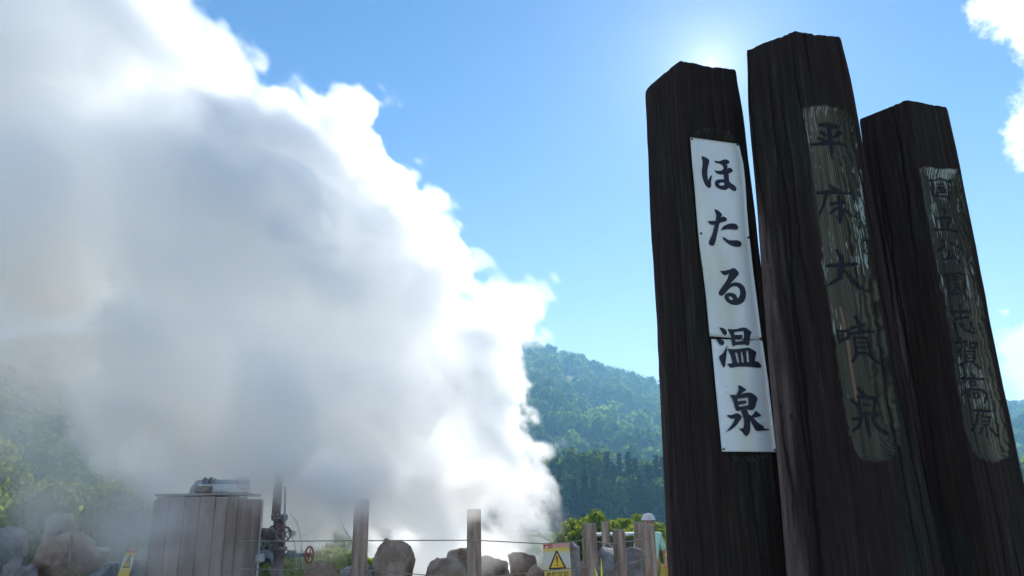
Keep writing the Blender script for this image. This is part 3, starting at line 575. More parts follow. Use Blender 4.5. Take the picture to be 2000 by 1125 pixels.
# ------------------------------------------------------------------ name plates on the first post
def on_plane(px, py, A, nrm, off):
    d = ray(px, py); t = ((A + nrm * off) - CAM).dot(nrm) / d.dot(nrm); return CAM + d * t
def plate_mat():
    m, nt, b = base_mat('white_enamel', .28, .5)
    t = nt.nodes.new('ShaderNodeTexCoord'); n = nn(nt, 'ShaderNodeTexNoise', i_Scale=2.5, i_Detail=5.0); lk(nt, t.outputs['Object'], n.inputs['Vector'])
    n2 = nn(nt, 'ShaderNodeTexNoise', i_Scale=90.0, i_Detail=3.0); lk(nt, t.outputs['Object'], n2.inputs['Vector'])
    c = ramp(nt, n.outputs['Fac'], [(.35, (.66, .72, .72)), (.6, (.74, .80, .80))]); n3 = nn(nt, 'ShaderNodeTexNoise', i_Scale=7.0, i_Detail=6.0); mp = nt.nodes.new('ShaderNodeMapping'); mp.inputs['Scale'].default_value = (1.5, 1.5, .25); lk(nt, t.outputs['Object'], mp.inputs[0]); lk(nt, mp.outputs[0], n3.inputs['Vector'])
    s0 = ramp(nt, n2.outputs['Fac'], [(.24, (.35, .33, .2)), (.29, (1, 1, 1))]); s1 = ramp(nt, n3.outputs['Fac'], [(.36, (.80, .80, .62)), (.55, (1, 1, 1))])
    sm_ = nn(nt, 'ShaderNodeMix', data_type='RGBA', blend_type='MULTIPLY'); sm_.inputs[0].default_value = 1; lk(nt, s0, sm_.inputs[6]); lk(nt, s1, sm_.inputs[7]); s = sm_.outputs[2]
    mx = nn(nt, 'ShaderNodeMix', data_type='RGBA', blend_type='MULTIPLY'); mx.inputs[0].default_value = .8; lk(nt, c, mx.inputs[6]); lk(nt, s, mx.inputs[7]); lk(nt, mx.outputs[2], b.inputs['Base Color'])
    return m
m_plate = plate_mat()
def plate(Lp, Rp, off, label):
    ny, nx = 60, 12; ly = np.array(Lp, float); ry = np.array(Rp, float); V = []
    for side in (0, 1):
        for i in range(ny + 1):
            t = i / ny; lx, lyy = np.interp(t, np.linspace(0, 1, len(ly)), ly[:, 0]), np.interp(t, np.linspace(0, 1, len(ly)), ly[:, 1])
            rx, ryy = np.interp(t, np.linspace(0, 1, len(ry)), ry[:, 0]), np.interp(t, np.linspace(0, 1, len(ry)), ry[:, 1])
            for j in range(nx + 1):
                s = j / nx; bow = .0012 * math.sin(math.pi * s) + .0008 * math.sin(t * 9) 
                V.append(tuple(on_plane(lx + (rx - lx) * s, lyy + (ryy - lyy) * s, A1, fn1, off + bow + (.0016 if side else 0))))
    g = lambda s, i, j: s * (ny + 1) * (nx + 1) + i * (nx + 1) + j; Fc = []
    for i in range(ny):
        for j in range(nx): Fc.append((g(1, i, j), g(1, i + 1, j), g(1, i + 1, j + 1), g(1, i, j + 1))); Fc.append((g(0, i, j), g(0, i, j + 1), g(0, i + 1, j + 1), g(0, i + 1, j)))
        for j in (0, nx): Fc.append((g(0, i, j), g(0, i + 1, j), g(1, i + 1, j), g(1, i, j)))
    for j in range(nx):
        for i in (0, ny): Fc.append((g(0, i, j), g(0, i, j + 1), g(1, i, j + 1), g(1, i, j)))
    return tag(mesh_np('name_plate', V, Fc, m_plate, p1), label)
OFF = .0075
up = plate([(1348, 268), (1352, 320), (1357, 372), (1361, 425), (1366, 480), (1373, 530), (1379, 580), (1386, 657)], [(1443, 281), (1452, 320), (1456, 360), (1459, 410), (1463, 455), (1470, 520), (1479, 590), (1488, 664)], OFF, 'upper name plate with a bent edge')
low = plate([(1389, 662), (1398, 760), (1404, 820), (1410, 882)], [(1489, 664), (1500, 742), (1508, 810), (1516, 883)], OFF - .0018, 'lower name plate')
def gl(org, sc, polys): return [([(org[0] + x / sc, org[1] + y / sc) for x, y in o], [[(org[0] + x / sc, org[1] + y / sc) for x, y in h] for h in hs]) for o, hs in polys]
G1, G2, G3 = (1320, 260), (1340, 490), (1360, 700)
GLY = [
 gl(G1, 4.69, [([(235, 212), (262, 218), (306, 252), (292, 320), (289, 385), (296, 438), (318, 392), (332, 388), (323, 440), (322, 488), (305, 505), (278, 485), (252, 432), (238, 360), (246, 270), (237, 228)], []),
   ([(352, 252), (395, 258), (430, 245), (460, 242), (490, 258), (487, 276), (462, 288), (474, 305), (468, 325), (500, 318), (524, 345), (510, 360), (484, 370), (488, 440), (505, 458), (540, 483), (556, 505), (550, 525), (535, 530), (512, 520), (487, 503), (458, 520), (415, 516), (375, 497), (358, 472), (360, 443), (383, 426), (440, 424), (437, 380), (395, 378), (368, 364), (350, 340), (385, 346), (427, 338), (434, 308), (402, 281), (370, 275), (354, 262)], [[(392, 465), (415, 453), (440, 456), (446, 468), (428, 481), (402, 478)]])]),
 gl(G1, 4.69, [([(352, 700), (375, 702), (420, 740), (412, 772), (440, 765), (468, 785), (460, 806), (402, 825), (388, 880), (368, 970), (350, 1025), (330, 1031), (305, 1010), (308, 985), (335, 925), (356, 838), (320, 835), (292, 806), (365, 804), (371, 750), (357, 712)], []),
   ([(412, 890), (435, 855), (470, 836), (510, 827), (548, 832), (570, 857), (566, 880), (540, 885), (500, 879), (450, 881)], []),
   ([(430, 953), (446, 957), (480, 978), (520, 982), (565, 982), (595, 998), (602, 1022), (587, 1039), (545, 1039), (495, 1022), (455, 990), (433, 968)], [])]),
 gl(G2, 4.69, [([(310, 182), (345, 183), (400, 170), (432, 158), (455, 167), (483, 205), (470, 230), (420, 285), (408, 300), (445, 289), (490, 294), (528, 325), (547, 375), (545, 425), (528, 465), (495, 488), (455, 497), (405, 486), (366, 458), (352, 425), (360, 398), (390, 384), (425, 386), (455, 402), (472, 436), (488, 415), (495, 375), (484, 342), (455, 325), (420, 330), (385, 358), (345, 402), (322, 412), (302, 402), (301, 374), (330, 330), (375, 262), (394, 208), (360, 224), (337, 214)], [[(388, 422), (405, 418), (424, 432), (430, 447), (415, 450), (398, 440)]])]),
 gl(G2, 4.69, [([(302, 700), (345, 710), (370, 735), (373, 760), (357, 775), (340, 765), (322, 735)], []), ([(275, 802), (325, 811), (349, 836), (345, 857), (325, 864), (305, 850)], []), ([(380, 865), (372, 930), (357, 1055), (347, 1070), (303, 975), (340, 935)], []),
   ([(378, 715), (450, 718), (535, 702), (600, 745), (585, 790), (578, 858), (560, 868), (540, 857), (450, 863), (440, 875), (425, 862), (410, 780), (385, 730)], [[(440, 745), (525, 735), (530, 780), (525, 822), (452, 832), (449, 803), (505, 800), (519, 790), (511, 769), (442, 770)]]),
   ([(385, 895), (450, 900), (570, 886), (600, 900), (643, 930), (635, 965), (628, 1010), (660, 1015), (685, 1045), (685, 1063), (665, 1070), (560, 1060), (470, 1060), (412, 1070), (378, 1035), (428, 1028), (410, 960), (385, 905)], [[(448, 930), (468, 930), (487, 1024), (470, 1028)], [(500, 925), (516, 925), (528, 1021), (510, 1024)], [(550, 918), (568, 918), (577, 1017), (558, 1020)]])]),
 gl(G3, 5.625, [([(460, 298), (487, 300), (552, 345), (520, 365), (485, 395), (590, 375), (668, 430), (655, 490), (640, 545), (620, 566), (600, 569), (556, 561), (470, 573), (455, 580), (435, 560), (415, 490), (390, 430), (367, 403), (380, 399), (440, 405), (470, 340), (462, 312)], [[(450, 445), (570, 428), (575, 470), (572, 515), (468, 532), (464, 508), (535, 498), (550, 481), (540, 462), (455, 472)]]),
   ([(498, 572), (550, 566), (570, 600), (574, 640), (590, 700), (592, 790), (577, 830), (552, 855), (535, 845), (500, 800), (468, 768), (515, 770), (526, 720), (517, 640), (502, 600)], []),
   ([(576, 612), (620, 645), (680, 708), (742, 750), (738, 768), (798, 776), (790, 788), (670, 797), (650, 785), (602, 700), (571, 652)], []), ([(650, 572), (712, 622), (700, 635), (626, 653), (603, 638), (635, 600)], []),
   ([(342, 620), (380, 624), (440, 603), (470, 610), (498, 645), (480, 680), (430, 745), (370, 790), (328, 808), (360, 770), (410, 700), (422, 658), (385, 661), (347, 632)], [])])]
def catmull(L, k=4):
    out = []; n = len(L)
    for i in range(n):
        p0, p1, p2, p3 = [np.array(L[(i + q) % n], float) for q in (-1, 0, 1, 2)]
        a = p1 - p0; b = p2 - p1; cosang = a @ b / (np.linalg.norm(a) * np.linalg.norm(b) + 1e-9); c3 = p3 - p2; cos2 = b @ c3 / (np.linalg.norm(b) * np.linalg.norm(c3) + 1e-9)
        m1 = (p2 - p0) * .5 if cosang > .35 else np.zeros(2); m2 = (p3 - p1) * .5 if cos2 > .35 else np.zeros(2)
        mm = min(1, np.linalg.norm(b) * 1.0 / (max(np.linalg.norm(m1), np.linalg.norm(m2)) + 1e-9)); m1 = m1 * mm; m2 = m2 * mm
        for q in range(k):
            t = q / k; out.append(tuple((2 * t**3 - 3 * t * t + 1) * p1 + (t**3 - 2 * t * t + t) * m1 + (-2 * t**3 + 3 * t * t) * p2 + (t**3 - t * t) * m2))
    return out
for gi, glyph in enumerate(GLY):
    mb = MB()
    for o, hs in glyph:
        f = lambda L: [on_plane(x, y, A1, fn1, OFF + .0040) for x, y in catmull(L)]
        mb.poly(f(o), .0006, fn1, [f(h) for h in hs])
    mb.build('lettering', m_black, up if gi < 4 else low)
for x, y, pl_ in [(1351, 272, up), (1440, 283, up), (1369, 456, up), (1461, 464, up), (1390, 658, up), (1485, 662, up), (1413, 877, low), (1513, 879, low)]:
    c = on_plane(x, y, A1, fn1, OFF + .0018); MB().cyl(c, c + fn1 * .0038, .0034, .0026, 12).build('screw', m_screw, pl_)
# ------------------------------------------------------------------ fence posts, ropes
FENCE = [(707, 30, 975, 8.0, 'log fence post fading into the steam left of the brown boulder'), (926, 28, 994, 8.0, 'log fence post standing alone with rust stains and its top in steam'), (1150, 28, 1022, 8.0, 'stoutest log fence post right of the warning sign'),
         (1182, 17, 1018, 12.6, 'thin far fence post just behind the stoutest one'), (1208, 24, 1034, 9.0, 'short fence post in the middle of the group'), (1246, 18.5, 1019, 12.0, 'far fence post left of the last one'), (1267, 22, 1025, 9.6, 'last fence post in front of the person in mint')]
def fence_post(px, w, top, Y, label):
    t = at(px, top, Y); r = w * PX(Y) / 2; e = empty('fence_post', Vector((t.x, t.y, -.15)), label, 'fence post', 'log posts of the rope fence')
    n, m = 40, 60; V = []
    for i in range(m):
        z = -.15 + (t.z + .15 - .006) * i / (m - 1)
        for k in range(n):
            a = 2 * math.pi * k / n; rr = r * (1 + .035 * mnoise.noise(Vector((math.cos(a) * 1.5 + px, math.sin(a) * 1.5, z * 3))) + .02 * mnoise.noise(Vector((math.cos(a) * 9 + px, math.sin(a) * 9, z * 1.5)))) * (1.03 - .04 * i / m)
            if i == m - 1: rr *= .96
            V.append((t.x + math.cos(a) * rr, t.y + math.sin(a) * rr, z))
    Fc = [(i * n + k, i * n + (k + 1) % n, (i + 1) * n + (k + 1) % n, (i + 1) * n + k) for i in range(m - 1) for k in range(n)]
    mesh_np('log', V, Fc, m_log, e)
    MB().cyl(Vector((t.x, t.y, t.z - .012)), Vector((t.x, t.y, t.z)), r * .985, r * .95, 32).build('cut_top', m_logtop, e)
for a in FENCE: fence_post(*a)
def rope(pts, label, r=.0052, sag=0.0, group='ropes of the fence'):
    P = [at(x, y, Y) for x, y, Y in pts]; Q = []
    for a, b in zip(P[:-1], P[1:]):
        k = max(2, int((b - a).length / .006))
        for i in range(k): t = i / k; Q.append(a.lerp(b, t) - Vector((0, 0, sag * 4 * t * (1 - t))))
    Q.append(P[-1]); mb = MB(); L = 0
    Rg = []
    for i, q in enumerate(Q):
        a = (Q[min(i + 1, len(Q) - 1)] - Q[max(i - 1, 0)]).normalized(); x = a.cross(Vector((0, 0, 1))).normalized(); y = a.cross(x); Rg.append((q, x, y)); 
    for s in range(3):
        pts3 = []; L = 0
        for i, (q, x, y) in enumerate(Rg):
            if i: L += (q - Rg[i - 1][0]).length
            t = L / .052 * 2 * math.pi + s * 2.094; pts3.append(q + x * math.cos(t) * r * .55 + y * math.sin(t) * r * .55)
        mb.tube(pts3, r * .56, 5)
    tag(mb.build('rope', m_rope), label, 'rope', group)
F1 = 7.92
rope([(470, 1056, F1), (560, 1057, F1), (700, 1056, F1 - .09), (707, 1056, F1 - .1), (926, 1055, F1 - .1), (1060, 1062, F1), (1112, 1060, F1), (1150, 1052, F1 - .1)], 'upper twisted rope strung from the wooden box past two posts to the stoutest post')
rope([(450, 1110, F1), (560, 1113, F1), (700, 1112, F1 - .09), (707, 1113, F1 - .1), (800, 1121, F1), (926, 1130, F1 - .1), (1150, 1106, F1 - .08)], 'lower twisted rope running below the boulders')
rope([(1150, 1052, 8.07), (1208, 1061, 9.0 - .09)], 'upper rope sagging from the stoutest to the short post', sag=.02)
rope([(1208, 1059, 8.91), (1267, 1047, 9.5)], 'upper rope rising from the short to the last post', sag=.015)
rope([(1150, 1098, 8.0), (1208, 1140, 8.95)], 'lower rope dropping from the stoutest post towards the short post')
rope([(1208, 1103, 8.9), (1267, 1087, 9.48)], 'lower rope rising from the short to the last post', sag=.02)
rope([(1208, 1096, 8.89), (1178, 1132, 8.4)], 'loose rope end hanging down left from the short post')
rope([(1182, 1043, 12.5), (1246, 1040, 11.9)], 'thin rope between the two far posts', sag=.05)
rope([(1182, 1090, 12.5), (1246, 1085, 11.9)], 'lower rope between the two far posts', sag=.04)

# ------------------------------------------------------------------ rocks
def rock(name, x0, x1, y0, y1, Y, mat, seed, label, group, cuts=13, dep=1.0, rough=.09, shape=None):
    a = at(x0, y0, Y); b = at(x1, y0, Y); W = (b.x - a.x); zt = a.z; zb = at(x0, y1, Y).z if y1 else -.15
    V, Fc = ico(5); r = random.Random(seed); V = V.copy()
    for k in range(cuts):
        d = np.array([r.gauss(0, 1), r.gauss(0, 1) - .3, r.gauss(0, .55)]); d /= np.linalg.norm(d); c = r.uniform(.48, .78)
        s = V @ d; over = np.clip(s - c, 0, None); V = V - over[:, None] * d * .98
    V /= np.array([np.ptp(V[:, 0]) / 2, np.ptp(V[:, 1]) / 2, 1]); zmin, zmax = V[:, 2].min(), V[:, 2].max()
    V[:, 2] = np.clip(V[:, 2], -1, None) / zmax; low = np.clip(-V[:, 2] * 1.6, 0, 1)[:, None]; hr = np.linalg.norm(V[:, :2], axis=1, keepdims=True) + 1e-6
    V[:, :2] *= 1 + (np.clip(.97 / hr, 1, 1.6) - 1) * low * (V[:, 2:3] > -.9)
    if shape == 'slab': V[:, 0] += (V[:, 2]) * .12
    N = V / np.linalg.norm(V, axis=1, keepdims=True)
    for i in range(len(V)):
        p = Vector(V[i] * 1.6 + seed); f = mnoise.fractal(p, 1, 2, 5) * rough * 1.6 + abs(mnoise.noise(p * 3.1)) * -rough * .9
        V[i] += N[i] * f
    P = np.zeros_like(V); P[:, 0] = a.x + W / 2 + V[:, 0] * W / 2; P[:, 1] = Y + W * .5 * dep * .2 + V[:, 1] * W / 2 * dep; 
    hz = min(W * .5, (zt - zb) * .6); P[:, 2] = np.where(V[:, 2] > 0, zt - hz + V[:, 2] * hz, zt - hz + V[:, 2] * (zt - hz - zb))
    o = mesh_np(name, P, Fc, mat); me = o.data
    return tag(o, label, 'rock', group)
RK = [(-5, 57, 1027, 0, 9.8, m_wrock, 1, 'pale rough rock at the left edge of the view', 'rocks at the left'), (88, 148, 1002, 0, 10.6, m_wrock, 2, 'pointed pale grey rock rising behind the brownish boulder', 'rocks at the left'),
      (62, 178, 1044, 0, 9.6, m_brock, 13, 'wide brownish boulder with a stick leaning before it', 'rocks at the left'), (8, 48, 1083, 0, 9.0, m_grock, 4, 'small grey rock below the pale rough one', 'rocks at the left'), (30, 78, 1104, 0, 8.6, m_grock, 5, 'low dark round rock at bottom left', 'rocks at the left'),
      (150, 240, 1102, 0, 8.9, m_wrock, 6, 'low pale rock left of the yellow leaning sign', 'rocks at the left'), (172, 262, 1094, 0, 10.0, m_grock, 7, 'dark low rock behind the yellow leaning sign', 'rocks at the left'), (250, 300, 1088, 0, 10.2, m_wrock, 8, 'pale stone between the yellow sign and the wooden box', 'rocks at the left'),
      (722, 812, 1052, 0, 9.4, m_brock, 11, 'big rounded brown boulder right of the veiled fence post', 'rocks around the steam vent'), (672, 732, 1100, 0, 9.2, m_grock, 10, 'dark low rock at the foot of the veiled fence post', 'rocks around the steam vent'), (592, 668, 1098, 0, 9.6, m_brock, 12, 'flat grey-brown rock below the red handwheel', 'rocks around the steam vent'),
      (820, 905, 1089, 0, 9.6, m_brock, 21, 'low brown rock left of the lone fence post', 'rocks around the steam vent'), (872, 942, 1068, 0, 10.2, m_brock, 16, 'brown rock right behind the lone fence post', 'rocks around the steam vent'), (915, 1000, 1088, 0, 9.8, m_brock, 17, 'dark brown rock right of the lone fence post in steam', 'rocks around the steam vent'),
      (990, 1046, 1078, 0, 10.3, m_brock, 18, 'dark jagged rock at the mouth of the steam vent', 'rocks around the steam vent'), (1030, 1072, 1104, 0, 9.0, m_brock, 19, 'tan rounded rock left of the warning sign', 'rocks around the steam vent'),
      (1108, 1136, 1058, 0, 8.7, m_grock, 20, 'upright grey slab right behind the warning sign', 'rocks behind the fence'), (1150, 1232, 1070, 0, 10.2, m_grock, 22, 'big pale-topped boulder between the stoutest and the short post', 'rocks behind the fence'), (1174, 1200, 1062, 0, 11.4, m_wrock, 23, 'small pale slab on top behind the pale-topped boulder', 'rocks behind the fence'),
      (1212, 1254, 1071, 0, 9.9, m_grock, 24, 'leaning grey slab right of the short post', 'rocks behind the fence'), (1126, 1160, 1084, 0, 9.6, m_brock, 25, 'brown stone behind the stoutest post', 'rocks behind the fence')]
for x0, x1, y0, y1, Y, m_, s, L, g in RK: rock('rock', x0, x1, y0, None, Y, m_, s, L, g, dep=1.0, shape='slab' if s in (20, 24) else None)

# ------------------------------------------------------------------ warning sign on the rope
Xv, Zv = Vector((1, 0, 0)), Vector((0, 0, 1))
def sign_mat():
    m, nt, b = base_mat('sign_print', .45, .4)
    t = nt.nodes.new('ShaderNodeTexCoord'); s = nt.nodes.new('ShaderNodeSeparateXYZ'); lk(nt, t.outputs['Generated'], s.inputs[0])
    c = ramp(nt, s.outputs[2], [(0, (.72, .47, .03)), (.45, (.74, .52, .06)), (.62, (.62, .58, .48)), (.8, (.60, .57, .50)), (.88, (.70, .52, .08)), (1, (.66, .47, .04))]); lk(nt, c, b.inputs['Base Color']); return m
m_sign = sign_mat(); m_red = noisy('red_band', [(.2, (.5, .05, .04)), (.8, (.62, .10, .08))], 30, bump=.05, rough=.5); m_pink = noisy('faded_red_print', [(.2, (.6, .28, .26)), (.8, (.68, .36, .34))], 40, bump=.05); m_tri = noisy('yellow_print', [(.2, (.80, .46, .04)), (.8, (.85, .52, .06))], 20, bump=.02)
def warning_sign(tl, tr, bl, Y, label, text=True):
    O = at(*tl, Y); X = at(*tr, Y) - O; D = at(*bl, Y) - O; Nn = X.cross(D).normalized(); Nn = Nn if Nn.y < 0 else -Nn
    P = lambda u, v, o=0: O + X * u + D * v + Nn * o
    e = empty('warning_sign', P(.5, 1), label, 'sign', 'yellow warning signs')
    MB().poly([P(0, 0), P(1, 0), P(1, 1), P(0, 1)], -.004, Nn).build('board_back', m_steel, e)
    MB().poly([P(0, 0, .0005), P(1, 0, .0005), P(1, 1, .0005), P(0, 1, .0005)], .001, Nn).build('board', m_sign, e)
    q = lambda u0, v0, u1, v1, o: [P(u0, v0, o), P(u1, v0, o), P(u1, v1, o), P(u0, v1, o)]
    MB().poly(q(.01, .005, .36, .075, .0022), .0006, Nn).build('red_band', m_red, e); MB().poly(q(.363, .005, .99, .075, .0022), .0006, Nn).build('faded_band', m_pink, e)
    MB().poly([P(.06, .068, .0032), P(.13, .02, .0032), P(.20, .068, .0032)], .0005, Nn).poly([P(.215, .04, .0032), P(.34, .03, .0032), P(.34, .04, .0032), P(.215, .05, .0032)], .0005, Nn).build('band_emblem', m_white, e)
    def tri(c, w, h, o, mt, nm):
        MB().poly([P(c - w * .04, .145 + (.30 - h) * .5, o), P(c + w * .04, .145 + (.30 - h) * .5, o), P(c + w * .5, .145 + (.30 - h) * .5 + h * .95, o), P(c + w * .47, .145 + (.30 - h) * .5 + h, o), P(c - w * .47, .145 + (.30 - h) * .5 + h, o), P(c - w * .5, .145 + (.30 - h) * .5 + h * .95, o)], .0006, Nn).build(nm, mt, e)
    tri(.5, .66, .335, .0024, m_black, 'triangle_border'); 
    MB().poly([P(.5, .165, .0035), P(.755, .435, .0035), P(.245, .435, .0035)], .0005, Nn).build('triangle', m_tri, e)
    MB().poly([P(.465, .235, .0044), P(.5, .222, .0044), P(.535, .235, .0044), P(.515, .355, .0044), P(.485, .355, .0044)], .0005, Nn).poly([P(.5 + .03 * math.cos(k * .5236), .39 + .016 * math.sin(k * .5236), .0044) for k in range(12)], .0005, Nn).build('exclamation_mark', m_black, e)
    if text:
        c = bpy.data.curves.new('caption', 'FONT'); c.body = '危険区域'; c.size = X.length * .215; c.offset = .0008; c.align_x = 'CENTER'; c.extrude = .0004; c.space_character = 1.02
        t = bpy.data.objects.new('caption', c); link(t); dg = bpy.context.evaluated_depsgraph_get(); me = bpy.data.meshes.new_from_object(t.evaluated_get(dg)); bpy.data.objects.remove(t)
        me.materials.clear(); me.materials.append(m_black); xx = X.normalized(); yy = -D.normalized(); p = P(.5, .605, .0022)
        M = Matrix(((xx.x, yy.x, Nn.x, p.x), (xx.y, yy.y, Nn.y, p.y), (xx.z, yy.z, Nn.z, p.z), (0, 0, 0, 1))); me.transform(M); link(bpy.data.objects.new('caption', me), e)
    for u in (.06, .94):
        MB().tube([P(u, .015, .004), P(u, -.02, .01), P(u, -.03, -.012), P(u, .015, -.008), P(u, .015, .004)], .0022, 6).build('tie', m_rope, e)
warning_sign((1060.5, 1063.5), (1112, 1060), (1066, 1172), 7.88, 'yellow warning sign with an exclamation triangle hung on the rope left of the stoutest post')
warning_sign((247, 1074), (268, 1074), (222, 1150), 8.6, 'narrow leaning yellow warning sign seen through steam left of the wooden box', False)

# ------------------------------------------------------------------ wooden box with pipework
Yb = 8.7
e = empty('wooden_box', at(395, 1125, Yb), 'tall dark plank box standing in thin steam beside the valve', 'box')
def plank(x0, x1, yt, Y, nm, thick=.03, dz=0):
    a = at(x0, yt, Y); b = at(x1, yt, Y); z0 = -.1; w = b.x - a.x - .004
    mb = MB(); mb.box(((a.x + b.x) / 2, Y + thick / 2, (a.z + z0) / 2), w, thick, a.z - z0, None, .004); mb.build(nm, m_plank, e)
for x0, x1, yt, dy in [(306, 332, 971, .0), (332, 362, 970, .010), (362, 392, 971, .0), (392, 422, 970, -.02), (422, 446, 971, -.014), (446, 466, 970, -.018), (466, 482, 971, -.008)]: plank(x0, x1, yt, Yb + dy, 'plank')
a, b = at(303, 967, Yb), at(483, 966, Yb); Db = .5
MB().box(((a.x + b.x) / 2, Yb + Db / 2 - .01, a.z), b.x - a.x, Db + .02, .022, None, .004).build('lid', m_plank, e)
zt = at(482, 975, Yb).z
for k_ in range(3):
    MB().box((b.x - .018, Yb + .02 + Db / 3 * (k_ + .5), (zt - .1) / 2), .024, Db / 3 - .005, zt + .1, None, .004).build('side_plank', m_plank, e)
MB().box((a.x + .018, Yb + Db / 2 + .02, (zt - .1) / 2), .024, Db - .02, zt + .1, None, .004).build('side_plank', m_plank, e)
q0, q1 = at(298, 977, Yb + Db), at(511, 978, Yb + Db)
for k_ in range(6):
    w_ = (q1.x - q0.x) / 6; MB().box((q0.x + w_ * (k_ + .5), Yb + Db + .04, (q0.z - .1) / 2), w_ - .005, .028, q0.z + .1, None, .004).build('back_plank', m_plank, e)
for x in (396, 425, 449, 466, 478):
    q = at(x, 979, Yb - .02); MB().cyl(q, q + Vector((0, -.01, 0)), .006, .006, 10).build('bolt', m_screw, e)
MB().box((q1.x + .006, Yb + Db + .03, (q1.z - .1) / 2), .012, .045, q1.z + .1).build('corner_strip', m_white, e); MB().box(((b.x + q1.x) / 2, Yb + Db + .03, q1.z + .006), q1.x - b.x, .045, .010).build('edge_strip', m_white, e)
zl = a.z + .013
def on_box(x): return at(x, 967, Yb + .3).x
e = empty('insulation_block', Vector((on_box(440), Yb + .35, zl)), 'white lagging block lying on the lid of the plank box', 'insulation')
mb = MB(); x0, x1 = on_box(388), on_box(482); mb.box(((x0 + x1) / 2, Yb + .33, zl + .055), x1 - x0, .22, .10, None, .02); mb.build('block', m_white, e)
mb = MB(); x0, x1 = on_box(389), on_box(421)
lag = mb.tube([Vector((x0 + (x1 - x0) * t, Yb + .16, zl + .045 + .004 * math.sin(t * 17))) for t in np.linspace(0, 1, 14)], [.03] + [.043 + .005 * math.sin(k * 2.4) for k in range(12)] + [.03], 14).build('insulation_roll', m_burlap)
tag(lag, 'rough brown roll of lagging in front of the white block on the box lid', 'insulation')
lag2 = MB().tube([Vector((on_box(422) + .0 + .1 * t, Yb + .17 + .03 * t, zl + .03)) for t in (0, .5, 1)], [.024, .03, .018], 12).build('insulation_roll', m_white); tag(lag2, 'small pale scrap of lagging right of the brown roll', 'insulation')
# steel pipe with its elbow
def pz(x, y, Y=Yb + .35): return at(x, y, Y)
e = empty('steel_pipe', pz(385, 975), 'grey steel pipe bent down over the lid with a handwheel at its end', 'pipe')
MB().tube([pz(377, 975), pz(378, 965), pz(381, 955), pz(388, 947), pz(397, 945), pz(404, 945)], .052, 18).build('elbow', m_steel, e)
MB().cyl(pz(400, 945), pz(484, 944.5), .046, .046, 20).build('pipe', m_steel, e)
for x in (399, 410): MB().cyl(pz(x, 945), pz(x + 2.2, 945), .072, .072, 24).build('flange', m_rust, e)
for x in (404, 420): MB().cyl(pz(x, 939), pz(x + 1, 935), .012, .012, 8).build('bolt', m_screw, e)
def handwheel(e, c, nrm, R, mat, nm='handwheel', r=.009, spokes=5, stem=.12):
    nrm = Vector(nrm).normalized(); h = MB().torus(c, nrm, R, r).build(nm, mat, e); x = nrm.orthogonal().normalized(); y = nrm.cross(x)
    for k in range(spokes):
        t = 2 * math.pi * k / spokes + .4; MB().cyl(c, Vector(c) + (x * math.cos(t) + y * math.sin(t)) * R, r * .7, r * .6, 8).build('spoke', mat, h)
    MB().cyl(Vector(c) - nrm * .02, Vector(c) + nrm * .02, r * 2.2, r * 2.2, 14).build('hub', mat, h)
    MB().cyl(Vector(c) + nrm * .03, Vector(c) - nrm * stem, r * .8, r * .8, 10).build('stem', m_steel, h)
handwheel(e, pz(475, 943, Yb + .22), (.35, -1, .1), .065, m_redwheel, r=.006)
# the valve tree
Yv = 9.3; k = PX(Yv)
def V_(x, y, dy=0): return at(x, y, Yv + dy)
e = empty('valve', V_(547, 1125), 'rusty upright wellhead valve with a big spoked handwheel beside the plank box', 'valve')
def vcyl(x, y0, y1, w, nm, mat=None):
    c = V_(x, y0); d = V_(x, y1); MB().cyl(Vector((c.x, c.y, c.z)), Vector((c.x, c.y, d.z)), w * k / 2, w * k / 2, 26).build(nm, mat or m_rust, e)
vcyl(545, 925, 1010, 17, 'riser_pipe'); vcyl(546, 1007, 1011, 32, 'flange'); vcyl(546, 1012, 1015, 31, 'flange'); vcyl(545.5, 1015, 1070, 21, 'valve_body'); vcyl(545, 1068, 1071, 32, 'flange'); vcyl(545, 1072, 1075, 32, 'flange'); vcyl(545, 1075, 1200, 22, 'casing_pipe')
for t in range(8):
    c = V_(546, 1006); an = t * .785; MB().cyl(Vector((c.x + math.cos(an) * 13.5 * k, c.y + math.sin(an) * 13.5 * k, c.z + .012)), Vector((c.x + math.cos(an) * 13.5 * k, c.y + math.sin(an) * 13.5 * k, c.z - .065)), .011, .011, 6).build('bolt', m_steel, e)
MB().cyl(V_(557, 950, -.08), V_(555, 1068, -.08), .012, .012, 8).build('rod', m_steel, e)
MB().cyl(V_(500, 1044), V_(545, 1044), 12 * k, 12 * k, 26).build('side_pipe', m_rust, e); MB().cyl(V_(529, 1044), V_(532, 1044), 17 * k, 17 * k, 26).build('flange', m_rust, e)
MB().tube([V_(527, 1031, -.1), V_(532, 1033, -.1), V_(536, 1037, -.12)], .022, 8).build('clamp', m_steel, e)
handwheel(e, V_(554, 1043, -.22), (.22, -1, .08), 13.2 * k, m_rust, r=.012, spokes=5, stem=.2)
MB().cyl(V_(556, 1084), V_(600, 1084, -.02), .022, .022, 12).build('outlet_pipe', m_steel, e); MB().cyl(V_(562, 1082), V_(575, 1082), .042, .042, 14).build('coupling', m_steel, e)
handwheel(e, V_(604, 1084, -.02), (1, -.28, .02), 15 * k, m_redwheel, r=.011, spokes=4, stem=.12)
MB().tube([V_(538, 1092), V_(530, 1084), V_(520, 1082), V_(505, 1085), V_(490, 1090)], .05, 14).build('bend_pipe', m_steel, e)
MB().cyl(V_(497, 1092, -.1), V_(515, 1089, -.1), .045, .045, 16).build('white_pipe', m_white, e)
for x0, x1 in ((500, 512), (516, 508), (514, 518), (526, 530)): MB().cyl(V_(x0, 1077, .1), V_(x1, 1058, .1), .010, .010, 6).build('brace', m_steel, e)
